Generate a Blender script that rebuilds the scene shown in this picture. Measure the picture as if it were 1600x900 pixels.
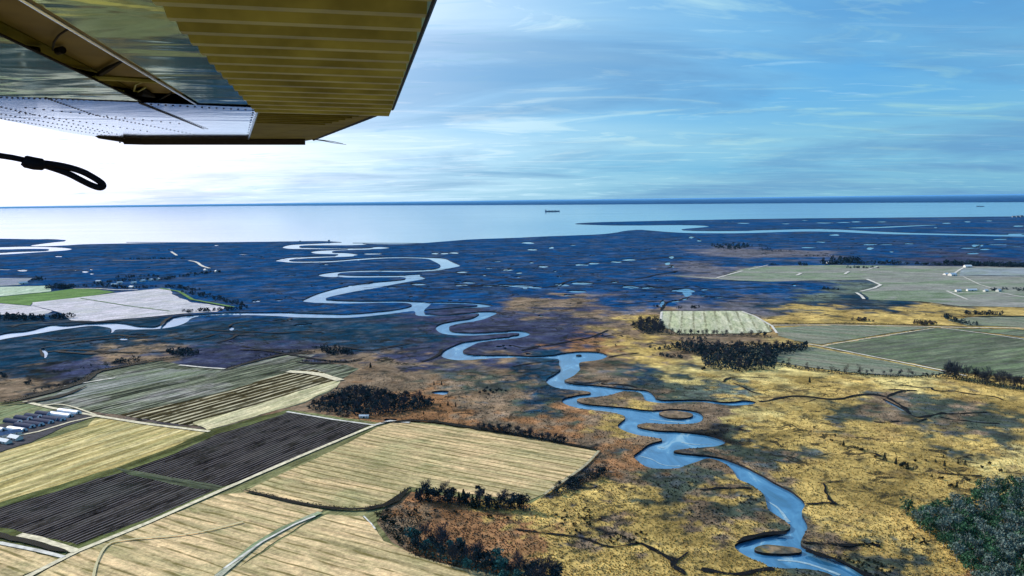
import bpy, bmesh, math, random
import numpy as np
from mathutils import Vector, Matrix, noise, geometry

for o in list(bpy.data.objects): bpy.data.objects.remove(o)
S = bpy.context.scene
COL = S.collection
rad = math.radians

# ------------------------------------------------------------------ camera
F = 1256.0            # focal length in photo pixels (1600 wide)
CAMZ = 260.0
PITCH = math.atan(137.0/F)
ROLL = math.atan(0.0125)
C = np.array([0.0, 0.0, CAMZ])
fwd = np.array([0, math.cos(PITCH), -math.sin(PITCH)])
r0 = np.array([1.0, 0, 0]); u0 = np.array([0, math.sin(PITCH), math.cos(PITCH)])
cr, sr = math.cos(ROLL), math.sin(ROLL)
right = r0*cr - u0*sr
up = u0*cr + r0*sr
cam = bpy.data.cameras.new('camera'); camo = bpy.data.objects.new('camera', cam); COL.objects.link(camo)
camo.matrix_world = Matrix(((right[0], up[0], -fwd[0], C[0]), (right[1], up[1], -fwd[1], C[1]),
                            (right[2], up[2], -fwd[2], C[2]), (0, 0, 0, 1)))
cam.sensor_width = 36.0; cam.lens = F/1600.0*36.0
cam.clip_start = 0.05; cam.clip_end = 900000.0
S.camera = camo
S.render.resolution_x = 1024; S.render.resolution_y = 576

# ------------------------------------------------------------------ light
SUN_EL, SUN_AZ = 27.0, -52.0       # azimuth clockwise from the view direction (+Y); negative = left
sd = Vector((math.sin(rad(SUN_AZ))*math.cos(rad(SUN_EL)), math.cos(rad(SUN_AZ))*math.cos(rad(SUN_EL)), math.sin(rad(SUN_EL))))
sun = bpy.data.lights.new('sun', 'SUN'); sun.energy = 4.4; sun.angle = rad(0.5); sun.color = (1.0, 0.93, 0.80)
suno = bpy.data.objects.new('sun', sun); COL.objects.link(suno)
suno.rotation_euler = (-sd).to_track_quat('-Z', 'Y').to_euler()

W = bpy.data.worlds.new('World'); S.world = W; W.use_nodes = True
nt = W.node_tree; nt.nodes.clear()
def N(nt, typ, **kw):
    n = nt.nodes.new(typ)
    for k, v in kw.items():
        if k.startswith('i_'):
            n.inputs[k[2:].replace('_', ' ')].default_value = v
        else: setattr(n, k, v)
    return n
def math_n(nt, op, a, b=None, clamp=False):
    n = nt.nodes.new('ShaderNodeMath'); n.operation = op; n.use_clamp = clamp
    for i, v in enumerate((a, b)):
        if v is None: continue
        if isinstance(v, (int, float)): n.inputs[i].default_value = v
        else: nt.links.new(v, n.inputs[i])
    return n.outputs[0]
def ramp(nt, fac, pts, interp='LINEAR'):
    n = nt.nodes.new('ShaderNodeValToRGB'); e = n.color_ramp.elements
    n.color_ramp.interpolation = interp
    while len(e) < len(pts): e.new(0.5)
    for k, (p, c) in zip(e, pts):
        k.position = p; k.color = (c, c, c, 1) if isinstance(c, (int, float)) else (*c, 1)
    nt.links.new(fac, n.inputs[0]); return n.outputs[0]
def mixc(nt, fac, a, b, mode='MIX'):
    n = nt.nodes.new('ShaderNodeMix'); n.data_type = 'RGBA'; n.blend_type = mode
    for i, v in ((0, fac), (6, a), (7, b)):
        if isinstance(v, (int, float)): n.inputs[i].default_value = v
        elif isinstance(v, tuple): n.inputs[i].default_value = (*v, 1)
        else: nt.links.new(v, n.inputs[i])
    return n.outputs[2]
def noise_n(nt, vec, scale, detail=3.0, rough=0.55, dist=0.0, out=0):
    n = nt.nodes.new('ShaderNodeTexNoise'); n.inputs['Scale'].default_value = scale
    n.inputs['Detail'].default_value = detail; n.inputs['Roughness'].default_value = rough
    n.inputs['Distortion'].default_value = dist
    if vec is not None: nt.links.new(vec, n.inputs['Vector'])
    return n.outputs[out]
def mapping(nt, vec, loc=(0,0,0), rot=(0,0,0), sc=(1,1,1), typ='POINT'):
    n = nt.nodes.new('ShaderNodeMapping'); n.vector_type = typ
    n.inputs['Location'].default_value = loc; n.inputs['Rotation'].default_value = rot; n.inputs['Scale'].default_value = sc
    nt.links.new(vec, n.inputs['Vector']); return n.outputs[0]

sky = N(nt, 'ShaderNodeTexSky'); sky.sky_type = 'NISHITA'; sky.sun_disc = False
sky.sun_elevation = rad(SUN_EL); sky.sun_rotation = rad(SUN_AZ)
sky.altitude = 200; sky.air_density = 1.0; sky.dust_density = 0.6; sky.ozone_density = 2.0
tc = N(nt, 'ShaderNodeTexCoord')
sep = N(nt, 'ShaderNodeSeparateXYZ'); nt.links.new(tc.outputs['Generated'], sep.inputs[0])
zz = math_n(nt, 'ADD', math_n(nt, 'MAXIMUM', sep.outputs[2], 0.0), 0.075)
cx = math_n(nt, 'DIVIDE', sep.outputs[0], zz); cy = math_n(nt, 'DIVIDE', sep.outputs[1], zz)
cmb = N(nt, 'ShaderNodeCombineXYZ'); nt.links.new(cx, cmb.inputs[0]); nt.links.new(cy, cmb.inputs[1])
v1 = mapping(nt, cmb.outputs[0], loc=(3.1, 1.7, 0), rot=(0, 0, 0.12), sc=(0.24, 0.42, 1))
n1 = noise_n(nt, v1, 1.0, 7.0, 0.55, 0.5)
v2 = mapping(nt, cmb.outputs[0], loc=(1.3, 4.2, 0), rot=(0, 0, -0.5), sc=(0.55, 1.3, 1))
n2 = noise_n(nt, v2, 1.0, 6.0, 0.6, 2.4)
v3 = mapping(nt, cmb.outputs[0], loc=(7.3, 0.6, 0), rot=(0, 0, 0.05), sc=(0.30, 0.42, 1))
n3 = noise_n(nt, v3, 1.0, 7.0, 0.62, 0.6)
skyc = mixc(nt, 1.0, sky.outputs[0], (0.50, 0.94, 1.25), 'MULTIPLY')
hs = N(nt, 'ShaderNodeHueSaturation'); hs.inputs['Saturation'].default_value = 1.12
nt.links.new(skyc, hs.inputs['Color'])
# brightness of the clouds grows towards the sun
dot = N(nt, 'ShaderNodeVectorMath', operation='DOT_PRODUCT'); nt.links.new(tc.outputs['Generated'], dot.inputs[0]); dot.inputs[1].default_value = tuple(sd)
glow = math_n(nt, 'POWER', math_n(nt, 'MAXIMUM', dot.outputs['Value'], 0.0), 2.7)
cl = math_n(nt, 'MULTIPLY', ramp(nt, n1, [(0.36, 0), (0.68, 1)]), 0.55)
cl2 = math_n(nt, 'MULTIPLY', ramp(nt, n2, [(0.53, 0), (0.68, 1)]), 0.60)
cf = math_n(nt, 'ADD', cl, cl2)
cf = math_n(nt, 'ADD', cf, math_n(nt, 'MULTIPLY', glow, 1.5), clamp=True)
lum = math_n(nt, 'ADD', 5.0, math_n(nt, 'MULTIPLY', glow, 9.0))
cc = N(nt, 'ShaderNodeCombineColor')
gr_ = math_n(nt, 'MINIMUM', math_n(nt, 'ADD', 0.50, math_n(nt, 'MULTIPLY', glow, 0.95)), 1.0); nt.links.new(math_n(nt, 'MULTIPLY', lum, gr_), cc.inputs[0]); nt.links.new(math_n(nt, 'MULTIPLY', lum, 1.04), cc.inputs[1]); nt.links.new(math_n(nt, 'MULTIPLY', lum, 1.24), cc.inputs[2])
base = mixc(nt, 0.6, hs.outputs[0], (1.05, 3.5, 7.0))
c1 = mixc(nt, cf, base, cc.outputs[0])
dk = math_n(nt, 'MULTIPLY', ramp(nt, n3, [(0.46, 0), (0.62, 1)]), math_n(nt, 'MULTIPLY', math_n(nt, 'SUBTRACT', 1.0, glow, True), 0.62))
c1 = mixc(nt, math_n(nt, 'MULTIPLY', ramp(nt, noise_n(nt, mapping(nt, cmb.outputs[0], loc=(2.2, 9.4, 0), rot=(0, 0, 0.5), sc=(0.7, 2.6, 1)), 1.0, 5, 0.55, 3.0), [(0.60, 0), (0.70, 1)]), 0.5), c1, (3.6, 6.2, 8.0))
c2 = mixc(nt, dk, c1, (1.1, 2.6, 4.9))
bg = N(nt, 'ShaderNodeBackground'); bg.inputs['Strength'].default_value = 0.085
nt.links.new(c2, bg.inputs['Color'])
wo = N(nt, 'ShaderNodeOutputWorld'); nt.links.new(bg.outputs[0], wo.inputs['Surface'])

S.view_settings.view_transform = 'Standard'; S.view_settings.look = 'None'
S.view_settings.exposure = 0.45; S.view_settings.gamma = 1.0; S.view_settings.use_curve_mapping = False
S.render.engine = 'CYCLES'
S.cycles.max_bounces = 6; S.cycles.volume_bounces = 0

# ------------------------------------------------------------------ helpers
def at(px, py, z=0.0):
    d = fwd*F + right*(px-800.0) - up*(py-450.0)
    t = (z-CAMZ)/d[2]
    return C + d*t
def atd(px, py, dist):
    d = fwd*F + right*(px-800.0) - up*(py-450.0)
    return C + d/np.linalg.norm(d)*dist
def crop(ox, oy, pts): return [(ox+x/4.0, oy+y/4.0) for x, y in pts]
def tag(o, label=None, cat=None, group=None, kind=None):
    if label: o['label'] = label
    if cat: o['category'] = cat
    if group: o['group'] = group
    if kind: o['kind'] = kind
    return o
def new_obj(name, verts, faces, mats, parent=None, smooth=False, midx=None):
    me = bpy.data.meshes.new(name)
    me.from_pydata([tuple(map(float, v)) for v in verts], [], faces); me.update()
    for m in (mats if isinstance(mats, (list, tuple)) else [mats]): me.materials.append(m)
    if midx is not None: me.polygons.foreach_set('material_index', midx)
    if smooth: me.polygons.foreach_set('use_smooth', [True]*len(me.polygons))
    o = bpy.data.objects.new(name, me); COL.objects.link(o)
    if parent: o.parent = parent
    return o
def empty(name, loc, rz=0.0):
    o = bpy.data.objects.new(name, None); o.location = tuple(map(float, loc)); o.rotation_euler = (0, 0, rz)
    o.empty_display_size = 1; COL.objects.link(o); return o
def copy_tree(o, parent=None):
    c = o.copy(); COL.objects.link(c)
    if parent: c.parent = parent
    for ch in list(o.children): copy_tree(ch, c)
    return c
class MB:
    def __init__(s): s.v = []; s.f = []; s.m = []
    def add(s, vs, fs, m=0):
        b = len(s.v); s.v += [tuple(map(float, v)) for v in vs]; s.f += [tuple(b+i for i in f) for f in fs]; s.m += [m]*len(fs)
    def box(s, c, d, rz=0, m=0):
        cz, sz = math.cos(rz), math.sin(rz); vs = []
        for k in range(8):
            x = d[0]/2*(1 if k & 1 else -1); y = d[1]/2*(1 if k & 2 else -1); z = d[2]/2*(1 if k & 4 else -1)
            vs.append((c[0]+x*cz-y*sz, c[1]+x*sz+y*cz, c[2]+z))
        s.add(vs, [(0,2,3,1),(4,5,7,6),(0,1,5,4),(2,6,7,3),(0,4,6,2),(1,3,7,5)], m)
    def tube(s, pts, rs, n=6, m=0, cap=True):
        pts = [Vector(tuple(map(float, p))) for p in pts]; b = len(s.v); k = len(pts)
        if isinstance(rs, (int, float)): rs = [rs]*k
        for i, p in enumerate(pts):
            t = (pts[min(i+1, k-1)]-pts[max(i-1, 0)]).normalized()
            a = t.orthogonal().normalized() if i == 0 else (a - t*a.dot(t)).normalized()
            bb = t.cross(a)
            for j in range(n):
                an = 2*math.pi*j/n; s.v.append(tuple(p+(a*math.cos(an)+bb*math.sin(an))*rs[i]))
        for i in range(k-1):
            for j in range(n):
                s.f.append((b+i*n+j, b+i*n+(j+1)%n, b+(i+1)*n+(j+1)%n, b+(i+1)*n+j)); s.m.append(m)
        if cap:
            s.f.append(tuple(b+j for j in range(n))[::-1]); s.m.append(m)
            s.f.append(tuple(b+(k-1)*n+j for j in range(n))); s.m.append(m)
    def build(s, name, mats, parent=None, smooth=False):
        return new_obj(name, s.v, s.f, mats, parent, smooth, s.m)

def mat(name, base, rough=0.85, metal=0.0, spec=0.03, var=0.0, scale=1.0, bump=0.0):
    m = bpy.data.materials.new(name); m.use_nodes = True; nt = m.node_tree; b = nt.nodes['Principled BSDF']
    b.inputs['Roughness'].default_value = rough; b.inputs['Metallic'].default_value = metal
    b.inputs['Specular IOR Level'].default_value = spec; b.inputs['Base Color'].default_value = (*base, 1)
    if var > 0:
        g = N(nt, 'ShaderNodeNewGeometry'); n = noise_n(nt, g.outputs['Position'], scale, 4)
        lo = tuple(c*(1-var) for c in base); hi = tuple(min(1, c*(1+var)) for c in base)
        nt.links.new(ramp(nt, n, [(0.3, lo), (0.7, hi)]), b.inputs['Base Color'])
        if bump > 0:
            bn = N(nt, 'ShaderNodeBump'); bn.inputs['Strength'].default_value = bump; nt.links.new(n, bn.inputs['Height']); nt.links.new(bn.outputs[0], b.inputs['Normal'])
    return m

# ------------------------------------------------------------------ outlines traced on the ground
LZ = 1.9      # height of the marsh above the water
def smooth_poly(pts, it=2, closed=True):
    for _ in range(it):
        q = []; n = len(pts)
        for i in range(n if closed else n-1):
            a = pts[i]; b = pts[(i+1) % n]
            q += [(0.75*a[0]+0.25*b[0], 0.75*a[1]+0.25*b[1]), (0.25*a[0]+0.75*b[0], 0.25*a[1]+0.75*b[1])]
        if not closed: q = [pts[0]]+q+[pts[-1]]
        pts = q
    return pts
def to_world(pts, z=1.0): return [tuple(at(x, y, z)[:2]) for x, y in pts]

water = []
A5 = lambda p: crop(400, 350, p)
water += [A5([(150,147),(205,130),(270,125),(420,120),(520,112),(640,120),(720,128),(600,134),(420,133),(290,134),(262,141),(285,150),(400,152),(260,157),(200,155)]),
 A5([(270,146),(400,150),(600,152),(720,150),(740,142),(800,142),(845,149),(800,155),(720,158),(560,157),(400,157),(250,157)]),
 A5([(335,176),(380,166),(470,162),(620,155),(740,153),(720,160),(620,161),(500,167),(470,172),(480,179),(540,178),(600,182),(658,192),(600,201),(500,205),(490,198),(525,189),(440,188),(380,187)]),
 A5([(620,196),(450,200),(330,204),(190,209),(104,230),(160,238),(215,239),(205,228),(230,220),(400,211),(520,206),(620,203)]),
 A5([(200,226),(240,233),(400,232),(520,226),(620,217),(720,210),(850,205),(1000,206),(1080,209),(1190,213),(1215,235),(1296,262),(1230,273),(1150,291),(1090,296),(1080,290),(1090,283),(1140,275),(1160,262),(1130,245),(1105,232),(1085,219),(1000,214),(850,213),(740,219),(600,229),(500,237),(400,242),(230,242),(160,238)]),
 A5([(1150,274),(1080,284),(950,290),(800,288),(640,289),(520,297),(440,305),(375,320),(430,332),(520,334),(505,310),(560,302),(740,298),(900,301),(1050,298),(1150,289)]),
 A5([(500,315),(600,321),(700,322),(800,321),(900,321),(980,315),(1055,312),(1015,322),(1075,340),(1000,355),(900,371),(800,391),(740,404),(600,426),(480,451),(432,466),(450,478),(520,482),(400,497),(330,491),(276,484),(320,462),(400,431),(500,401),(600,383),(720,366),(860,354),(930,347),(940,336),(880,333),(700,335),(520,335)]),
 A5([(320,476),(440,472),(520,479),(700,483),(880,480),(960,483),(1105,489),(1080,515),(1045,540),(1060,568),(1100,575),(1060,578),(993,573),(1000,548),(970,546),(860,561),(700,579),(560,589),(400,589),(230,585),(100,575),(0,572),(-60,572),(-60,555),(0,554),(160,552),(400,561),(560,565),(700,555),(860,539),(960,520),(980,507),(950,496),(860,492),(700,496),(520,499),(330,492)]),
 A5([(1085,488),(1200,488),(1320,492),(1420,498),(1500,512),(1440,523),(1330,526),(1200,534),(1050,547),(1050,537),(1200,527),(1330,517),(1400,511),(1350,504),(1200,499),(1090,499)]),
 A5([(1045,558),(1150,571),(1260,565),(1380,551),(1450,545),(1524,553),(1460,587),(1400,605),(1290,622),(1215,636),(1205,655),(1225,675),(1340,683),(1480,677),(1610,670),(1610,684),(1480,692),(1350,702),(1230,698),(1150,686),(1118,660),(1123,635),(1180,618),(1260,603),(1330,596),(1390,572),(1400,560),(1300,570),(1200,578),(1060,576)]),
 [(790,517.0),(815,516.4),(833,522),(815,528.2),(794,530.8),(796,525),(808,524),(812,521),(796,521)],
 [(804,525.5),(760,530.5),(732,533.5),(715,537.5),(700,544.5),(690,552),(689,558),(707,563.5),(732,563.7),(762,560.8),(806,560.2),(806,554.8),(762,555.5),(732,555),(721,550),(730,544),(745,536.5),(770,532.8),(804,530)],
]
def A8(p): return crop(800, 500, p)
def A6(p): return crop(800, 675, p)
def AD(p): return crop(1200, 675, p)
main = A8([(0,220),(100,229),(220,227),(350,202),(440,197),(540,201),(607,220),(590,239),(540,256),(430,264),(418,280),(434,310),(400,341),(345,369),(318,384),(380,402),(540,411),(690,433),(765,435),(690,449),(600,479),(500,486),(430,491),(398,503),(430,521),(480,531),(560,537),(700,549),(860,569),(900,565),(1000,558),(1100,564),(1175,580),(1202,612),(1180,643),(1100,655),(960,654),(840,645),(768,661),(820,682),(900,693),(1040,698),(1200,716),(1290,736),(1350,768),(1300,792),(1200,802),(1060,810),(996,826)])
main += A6([(1060,137),(1170,146),(1300,161),(1420,201),(1500,241),(1598,292)])
main += AD([(60,331),(150,376),(222,430),(237,465),(207,510),(237,560),(253,600),(222,660),(197,715),(300,752),(420,792),(520,842),(620,902),(760,980),(900,1060),(700,1060),(560,985),(400,902),(340,878),(250,864),(100,860),(0,852)])
main += A6([(1590,832),(1500,802),(1420,757),(1390,722),(1398,703),(1480,670),(1600,652)])
main += AD([(100,625),(143,600),(110,568),(40,518),(0,488)])
main += A6([(1590,450),(1580,400),(1540,366),(1490,331),(1410,301),(1398,265),(1360,221),(1300,186),(1230,166),(1150,191),(1080,216),(1030,236),(940,233),(850,229),(800,201),(748,156)])
main += A8([(800,820),(850,776),(952,752),(900,739),(780,724),(700,699),(653,668),(680,641),(722,610),(640,583),(500,568),(380,549),(308,521),(318,490),(400,472),(492,463),(480,450),(380,440),(270,430),(213,396),(218,370),(278,331),(312,311),(283,272),(300,246),(200,241),(0,241)])
water.append(main)
water.append(A8([(690,434),(820,438),(862,449),(892,480),(897,496),(960,503),(1060,501),(1150,500),(1250,506),(1330,518),(1380,513),(1460,503),(1535,515),(1500,532),(1400,540),(1290,532),(1180,514),(1060,517),(950,524),(850,514),(823,500),(818,470),(790,452),(690,450)]))
water.append(crop(1200, 500, [(700,495),(730,495),(800,535),(870,568),(850,575),(800,550)]))
AF = lambda p: crop(0, 350, p)
water.append(AF([(-400,760),(-200,735),(0,692),(60,678),(180,670),(280,638),(340,630),(400,638),(560,622),(750,615),(850,638),(900,644),(990,643),(1030,608),(1080,583),(1180,570),(1260,566),(1400,554),(1640,552),(1640,572),(1400,571),(1300,573),(1240,579),(1190,592),(1180,612),(1140,632),(1020,657),(860,663),(720,658),(705,682),(678,684),(700,657),(650,643),(590,636),(400,658),(200,693),(60,715),(0,728),(-200,768),(-400,790)]))
water.append(AF([(-600,150),(0,144),(150,138),(300,142),(400,146),(468,155),(420,166),(300,173),(150,183),(0,193),(-600,205)]))
water.append(AF([(245,785),(275,778),(300,800),(295,825),(282,842),(270,836),(280,812)]))
water.append(AF([(1420,648),(1440,640),(1465,645),(1460,665),(1435,670)]))
water.append(AF([(535,735),(620,722),(740,715),(800,712),(770,726),(620,730),(545,742)]))
# the far channel on the right
water.append(crop(1200, 300, [(-140,240),(0,236),(350,227),(700,247),(1000,257),(1400,264),(1600,266),(3600,290),(3600,304),(1600,280),(1400,277),(1000,268),(700,263),(350,245),(0,252),(-140,258)]))
water.append(crop(1200, 300, [(450,222),(700,216),(1000,204),(1060,203),(1050,208),(720,224),(560,229)]))
# small pools, (x, y, half width, half height) in crop coordinates of three views
def pool(ox, oy, x, y, a, b, seed):
    rr = random.Random(seed); q = []
    for k in range(9):
        an = 2*math.pi*k/9; w = rr.uniform(0.65, 1.25)
        q.append((ox+(x+a*w*math.cos(an))/4, oy+(y+b*w*math.sin(an))/4))
    return q
k = 0
for (ox, oy, lst) in [
 (800, 300, [(100,318,40,5),(125,361,22,6),(245,348,14,6),(195,468,36,6),(40,505,16,5),(120,442,14,4),(265,496,14,4),(430,455,40,6),(510,447,36,7),(655,437,28,6),(730,424,42,6),(995,408,16,8),(970,445,20,9),(1000,466,16,6),(1120,284,16,6),(1168,304,14,5),(60,588,60,9),(150,598,40,7),(310,580,38,9),(430,571,60,7),(405,622,56,7),(350,645,30,5),(735,593,44,10),(850,598,44,7),(1075,615,60,12),(1095,640,24,16),(1190,648,20,5),(1290,660,50,5),(940,702,18,22),(1020,685,26,7),(1080,670,20,7),(380,332,20,3),(1450,195,30,3),(180,775,16,4),(1200,610,24,5)]),
 (1200, 300, [(415,267,24,5),(640,352,20,8),(770,373,14,5),(885,323,32,5),(735,328,36,4),(640,328,40,5),(260,347,44,5),(1120,195,28,4),(1240,185,22,4),(1040,222,10,4),(550,186,30,3),(710,186,28,3),(350,193,46,3),(470,190,50,3),(110,198,20,3),(1310,335,40,8),(1260,350,50,5),(1280,384,36,5),(1360,358,30,5),(1440,328,50,4),(1550,340,44,3),(1450,296,40,4),(1550,262,60,4),(330,312,24,4),(1560,213,30,4),(1385,180,16,3),(160,582,14,6),(230,177,24,2),(330,233,40,3)]),
 (400, 350, [(1120,184,22,5),(1180,185,24,5),(1240,180,30,5),(720,186,50,4),(1290,302,30,6),(1570,288,30,6),(1470,277,24,4),(1430,321,14,4),(1020,376,46,7),(1330,368,36,6),(1285,383,34,6),(1450,388,60,4),(1560,384,50,5),(970,457,12,4),(275,634,34,6),(330,628,20,4),(12,482,16,6),(225,322,24,3),(210,600,18,6),(140,605,30,4),(850,398,30,4),(1515,770,18,4),(1545,765,10,5),(1560,780,14,4),(1590,765,10,4),(1510,235,30,3),(1080,395,10,3)]),
 (0, 350, [(145,290,24,6),(532,298,20,7),(573,312,12,5),(570,284,10,4),(30,284,40,4),(370,202,20,4),(400,290,14,3),(860,695,50,4),(780,718,30,8),(1590,484,14,5),(475,290,12,3),(1350,133,14,3),(1520,190,30,3)]),
 (800, 500, [(100,214,14,5),(168,170,10,6),(565,100,10,5),(66,192,10,6)]),
 (400, 540, [(1160,298,44,12),(835,468,34,9)]),
 ]:
    for (x, y, a, b) in lst:
        k += 1; water.append(pool(ox, oy, x, y, a*1.3, b*1.25, k))
# little pools scattered through the far marsh
rr = random.Random(77)
for i in range(300):
    x = rr.uniform(420, 1500); y = rr.uniform(372, 470) if rr.random() < 0.7 else rr.uniform(345, 400)
    if x < 1050 and y < 385: continue
    if x > 1110 and y > 398: continue
    a = rr.uniform(3, 11)*rr.uniform(.6, 2.6); k += 1
    water.append(pool(x, y, 0, 0, a, max(1.6, a*0.10*(1+(y-380)/60)), k))
for i in range(60):
    x = rr.uniform(0, 420); y = rr.uniform(395, 425) if rr.random() < .4 else rr.uniform(520, 555)
    a = rr.uniform(4, 16); k += 1
    water.append(pool(x, y, 0, 0, a, max(1.6, a*0.16), k))
islands = [A8([(903,583),(960,569),(1060,573),(1135,590),(1122,611),(1040,620),(960,612)]),
 A6([(1508,733),(1560,712),(1620,712),(1720,722),(1822,742),(1800,767),(1600,768),(1530,752)]),
 AF([(-600,163),(0,161),(150,156),(300,156),(305,162),(280,168),(100,172),(0,180),(-600,190)]),
 A8([(395,220),(430,218),(440,224),(405,226)])]
coast = [(-1500,373),(-300,373),(0,373),(20,373.2),(50,374),(82,373.4),(110,375.8),(75,379),(40,383.8),(60,385.2),(100,383.7),(125,382),(150,381.3),(250,379.5),(400,378),(470,377),(510,376.6),(536,378.7),(560,380.5),(600,381.7),(640,381.5),(668,379.3),(700,377),(737,373.8),(800,372),(850,369.5),(887,368.2),(940,366.2),(962,363.8),(975,360.8),(1000,358.7),(1012,360),(1037,362),(1065,363.8),(1092,364.6),(1165,364.6)]
coast_r = [(1280,360.5),(1700,372),(2600,386)]
landA = coast + coast_r
spitB = [(896,349.4),(925,347.5),(1000,345.7),(1050,344.5),(1200,341.7),(1400,340),(1600,338),(2600,331),(2600,379),(1700,368.5),(1550,366),(1375,362.5),(1280,357.2),(1200,360),(1125,360.8),(1068,360),(1065,358),(1095,355.5),(1112,353.8),(1095,351.8),(1050,351.2),(987,352),(950,351.8),(905,350.4)]

random.seed(3)
def densify(w, step_rel=0.012, amp_rel=0.0018):
    out = []
    n = len(w)
    for i in range(n):
        a = np.array(w[i]); b = np.array(w[(i+1) % n]); L = np.linalg.norm(b-a); D = max(300, np.linalg.norm((a+b)/2))
        k = max(1, int(L/(D*step_rel)))
        k = min(k, 60)
        for j in range(k):
            p = a+(b-a)*j/k
            s = D*amp_rel
            q = noise.noise_vector(Vector((p[0]/(D*0.012), p[1]/(D*0.03), 0)))
            out.append((p[0]+q[0]*s, p[1]+q[1]*s))
    return out
water_w = [densify(to_world(smooth_poly(p, 2))) for p in water]
isl_w = [densify(to_world(smooth_poly(p, 2))) for p in islands]
cw = densify(to_world(smooth_poly(landA, 1, False), 1.3))[:-40]
cw = [p for p in cw if p[1] > 500]
last = to_world([(2600, 386)])[0]
landA_w = cw + [last, (9000, -2500), (-9000, -2500)]
spitB_w = densify(to_world(smooth_poly(spitB, 1)))

def pip(pts, poly):
    pts = np.asarray(pts); x, y = pts[:, 0], pts[:, 1]; poly = np.asarray(poly)
    mn, mx = poly.min(0), poly.max(0)
    res = np.zeros(len(pts), bool)
    sel = np.where((x >= mn[0]) & (x <= mx[0]) & (y >= mn[1]) & (y <= mx[1]))[0]
    if len(sel) == 0: return res
    xs, ys = x[sel], y[sel]; ins = np.zeros(len(sel), bool)
    x1, y1 = poly[:, 0], poly[:, 1]; x2, y2 = np.roll(x1, -1), np.roll(y1, -1)
    for a, b, c, d in zip(x1, y1, x2, y2):
        if b == d: continue
        cnd = ((b > ys) != (d > ys)) & (xs < (c-a)*(ys-b)/(d-b)+a)
        ins ^= cnd
    res[sel] = ins; return res

# ------------------------------------------------------------------ vegetation zones of the marsh (albedo; B and N have blue distance haze painted in)
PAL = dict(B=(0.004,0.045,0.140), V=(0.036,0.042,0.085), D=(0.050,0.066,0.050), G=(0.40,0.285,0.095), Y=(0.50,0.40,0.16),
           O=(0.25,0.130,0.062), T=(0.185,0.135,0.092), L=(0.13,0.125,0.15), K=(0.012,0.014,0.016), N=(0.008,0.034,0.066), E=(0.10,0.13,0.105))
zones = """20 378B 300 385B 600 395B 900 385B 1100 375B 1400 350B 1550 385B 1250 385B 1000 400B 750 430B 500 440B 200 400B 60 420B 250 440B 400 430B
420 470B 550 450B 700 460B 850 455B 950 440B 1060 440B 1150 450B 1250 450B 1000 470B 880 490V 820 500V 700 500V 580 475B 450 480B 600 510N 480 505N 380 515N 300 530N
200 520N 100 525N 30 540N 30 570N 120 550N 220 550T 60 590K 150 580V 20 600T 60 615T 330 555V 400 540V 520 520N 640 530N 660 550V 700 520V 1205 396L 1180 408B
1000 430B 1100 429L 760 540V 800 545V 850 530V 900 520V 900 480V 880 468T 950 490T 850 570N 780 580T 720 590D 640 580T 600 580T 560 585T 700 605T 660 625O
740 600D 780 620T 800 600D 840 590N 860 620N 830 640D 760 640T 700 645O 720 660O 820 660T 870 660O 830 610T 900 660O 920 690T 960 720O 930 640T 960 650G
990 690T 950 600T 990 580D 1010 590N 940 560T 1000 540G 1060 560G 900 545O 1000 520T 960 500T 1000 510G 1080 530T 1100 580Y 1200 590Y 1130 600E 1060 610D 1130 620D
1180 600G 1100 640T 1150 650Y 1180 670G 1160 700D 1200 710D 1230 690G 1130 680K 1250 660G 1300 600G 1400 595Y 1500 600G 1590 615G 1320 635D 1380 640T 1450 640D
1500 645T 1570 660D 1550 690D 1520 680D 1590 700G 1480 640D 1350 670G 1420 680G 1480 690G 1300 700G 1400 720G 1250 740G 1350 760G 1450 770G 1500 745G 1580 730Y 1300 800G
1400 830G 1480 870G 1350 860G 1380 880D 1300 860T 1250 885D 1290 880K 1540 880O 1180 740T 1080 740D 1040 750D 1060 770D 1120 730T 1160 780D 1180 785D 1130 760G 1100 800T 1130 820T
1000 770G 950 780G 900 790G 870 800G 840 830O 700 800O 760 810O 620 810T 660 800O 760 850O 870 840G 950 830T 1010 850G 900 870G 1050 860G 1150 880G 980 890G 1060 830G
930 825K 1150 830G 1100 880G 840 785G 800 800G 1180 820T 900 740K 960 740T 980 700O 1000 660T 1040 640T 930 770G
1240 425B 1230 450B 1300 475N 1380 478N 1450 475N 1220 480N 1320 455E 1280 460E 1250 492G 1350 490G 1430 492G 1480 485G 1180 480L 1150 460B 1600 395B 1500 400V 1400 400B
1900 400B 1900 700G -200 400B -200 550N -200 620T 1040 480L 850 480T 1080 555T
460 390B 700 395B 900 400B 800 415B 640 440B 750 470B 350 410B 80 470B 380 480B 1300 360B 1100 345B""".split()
zp = []
i = 0
while i < len(zones):
    zp.append((float(zones[i]), float(zones[i+1][:-1]), zones[i+1][-1])); i += 2
ZX = np.array([z[0] for z in zp]); ZY = np.array([z[1] for z in zp]); ZC = np.array([PAL[z[2]] for z in zp])
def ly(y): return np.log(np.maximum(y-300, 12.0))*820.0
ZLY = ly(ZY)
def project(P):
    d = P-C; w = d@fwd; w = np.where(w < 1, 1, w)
    return 800+F*(d@right)/w, 450-F*(d@up)/w, d@fwd > 5
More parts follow.
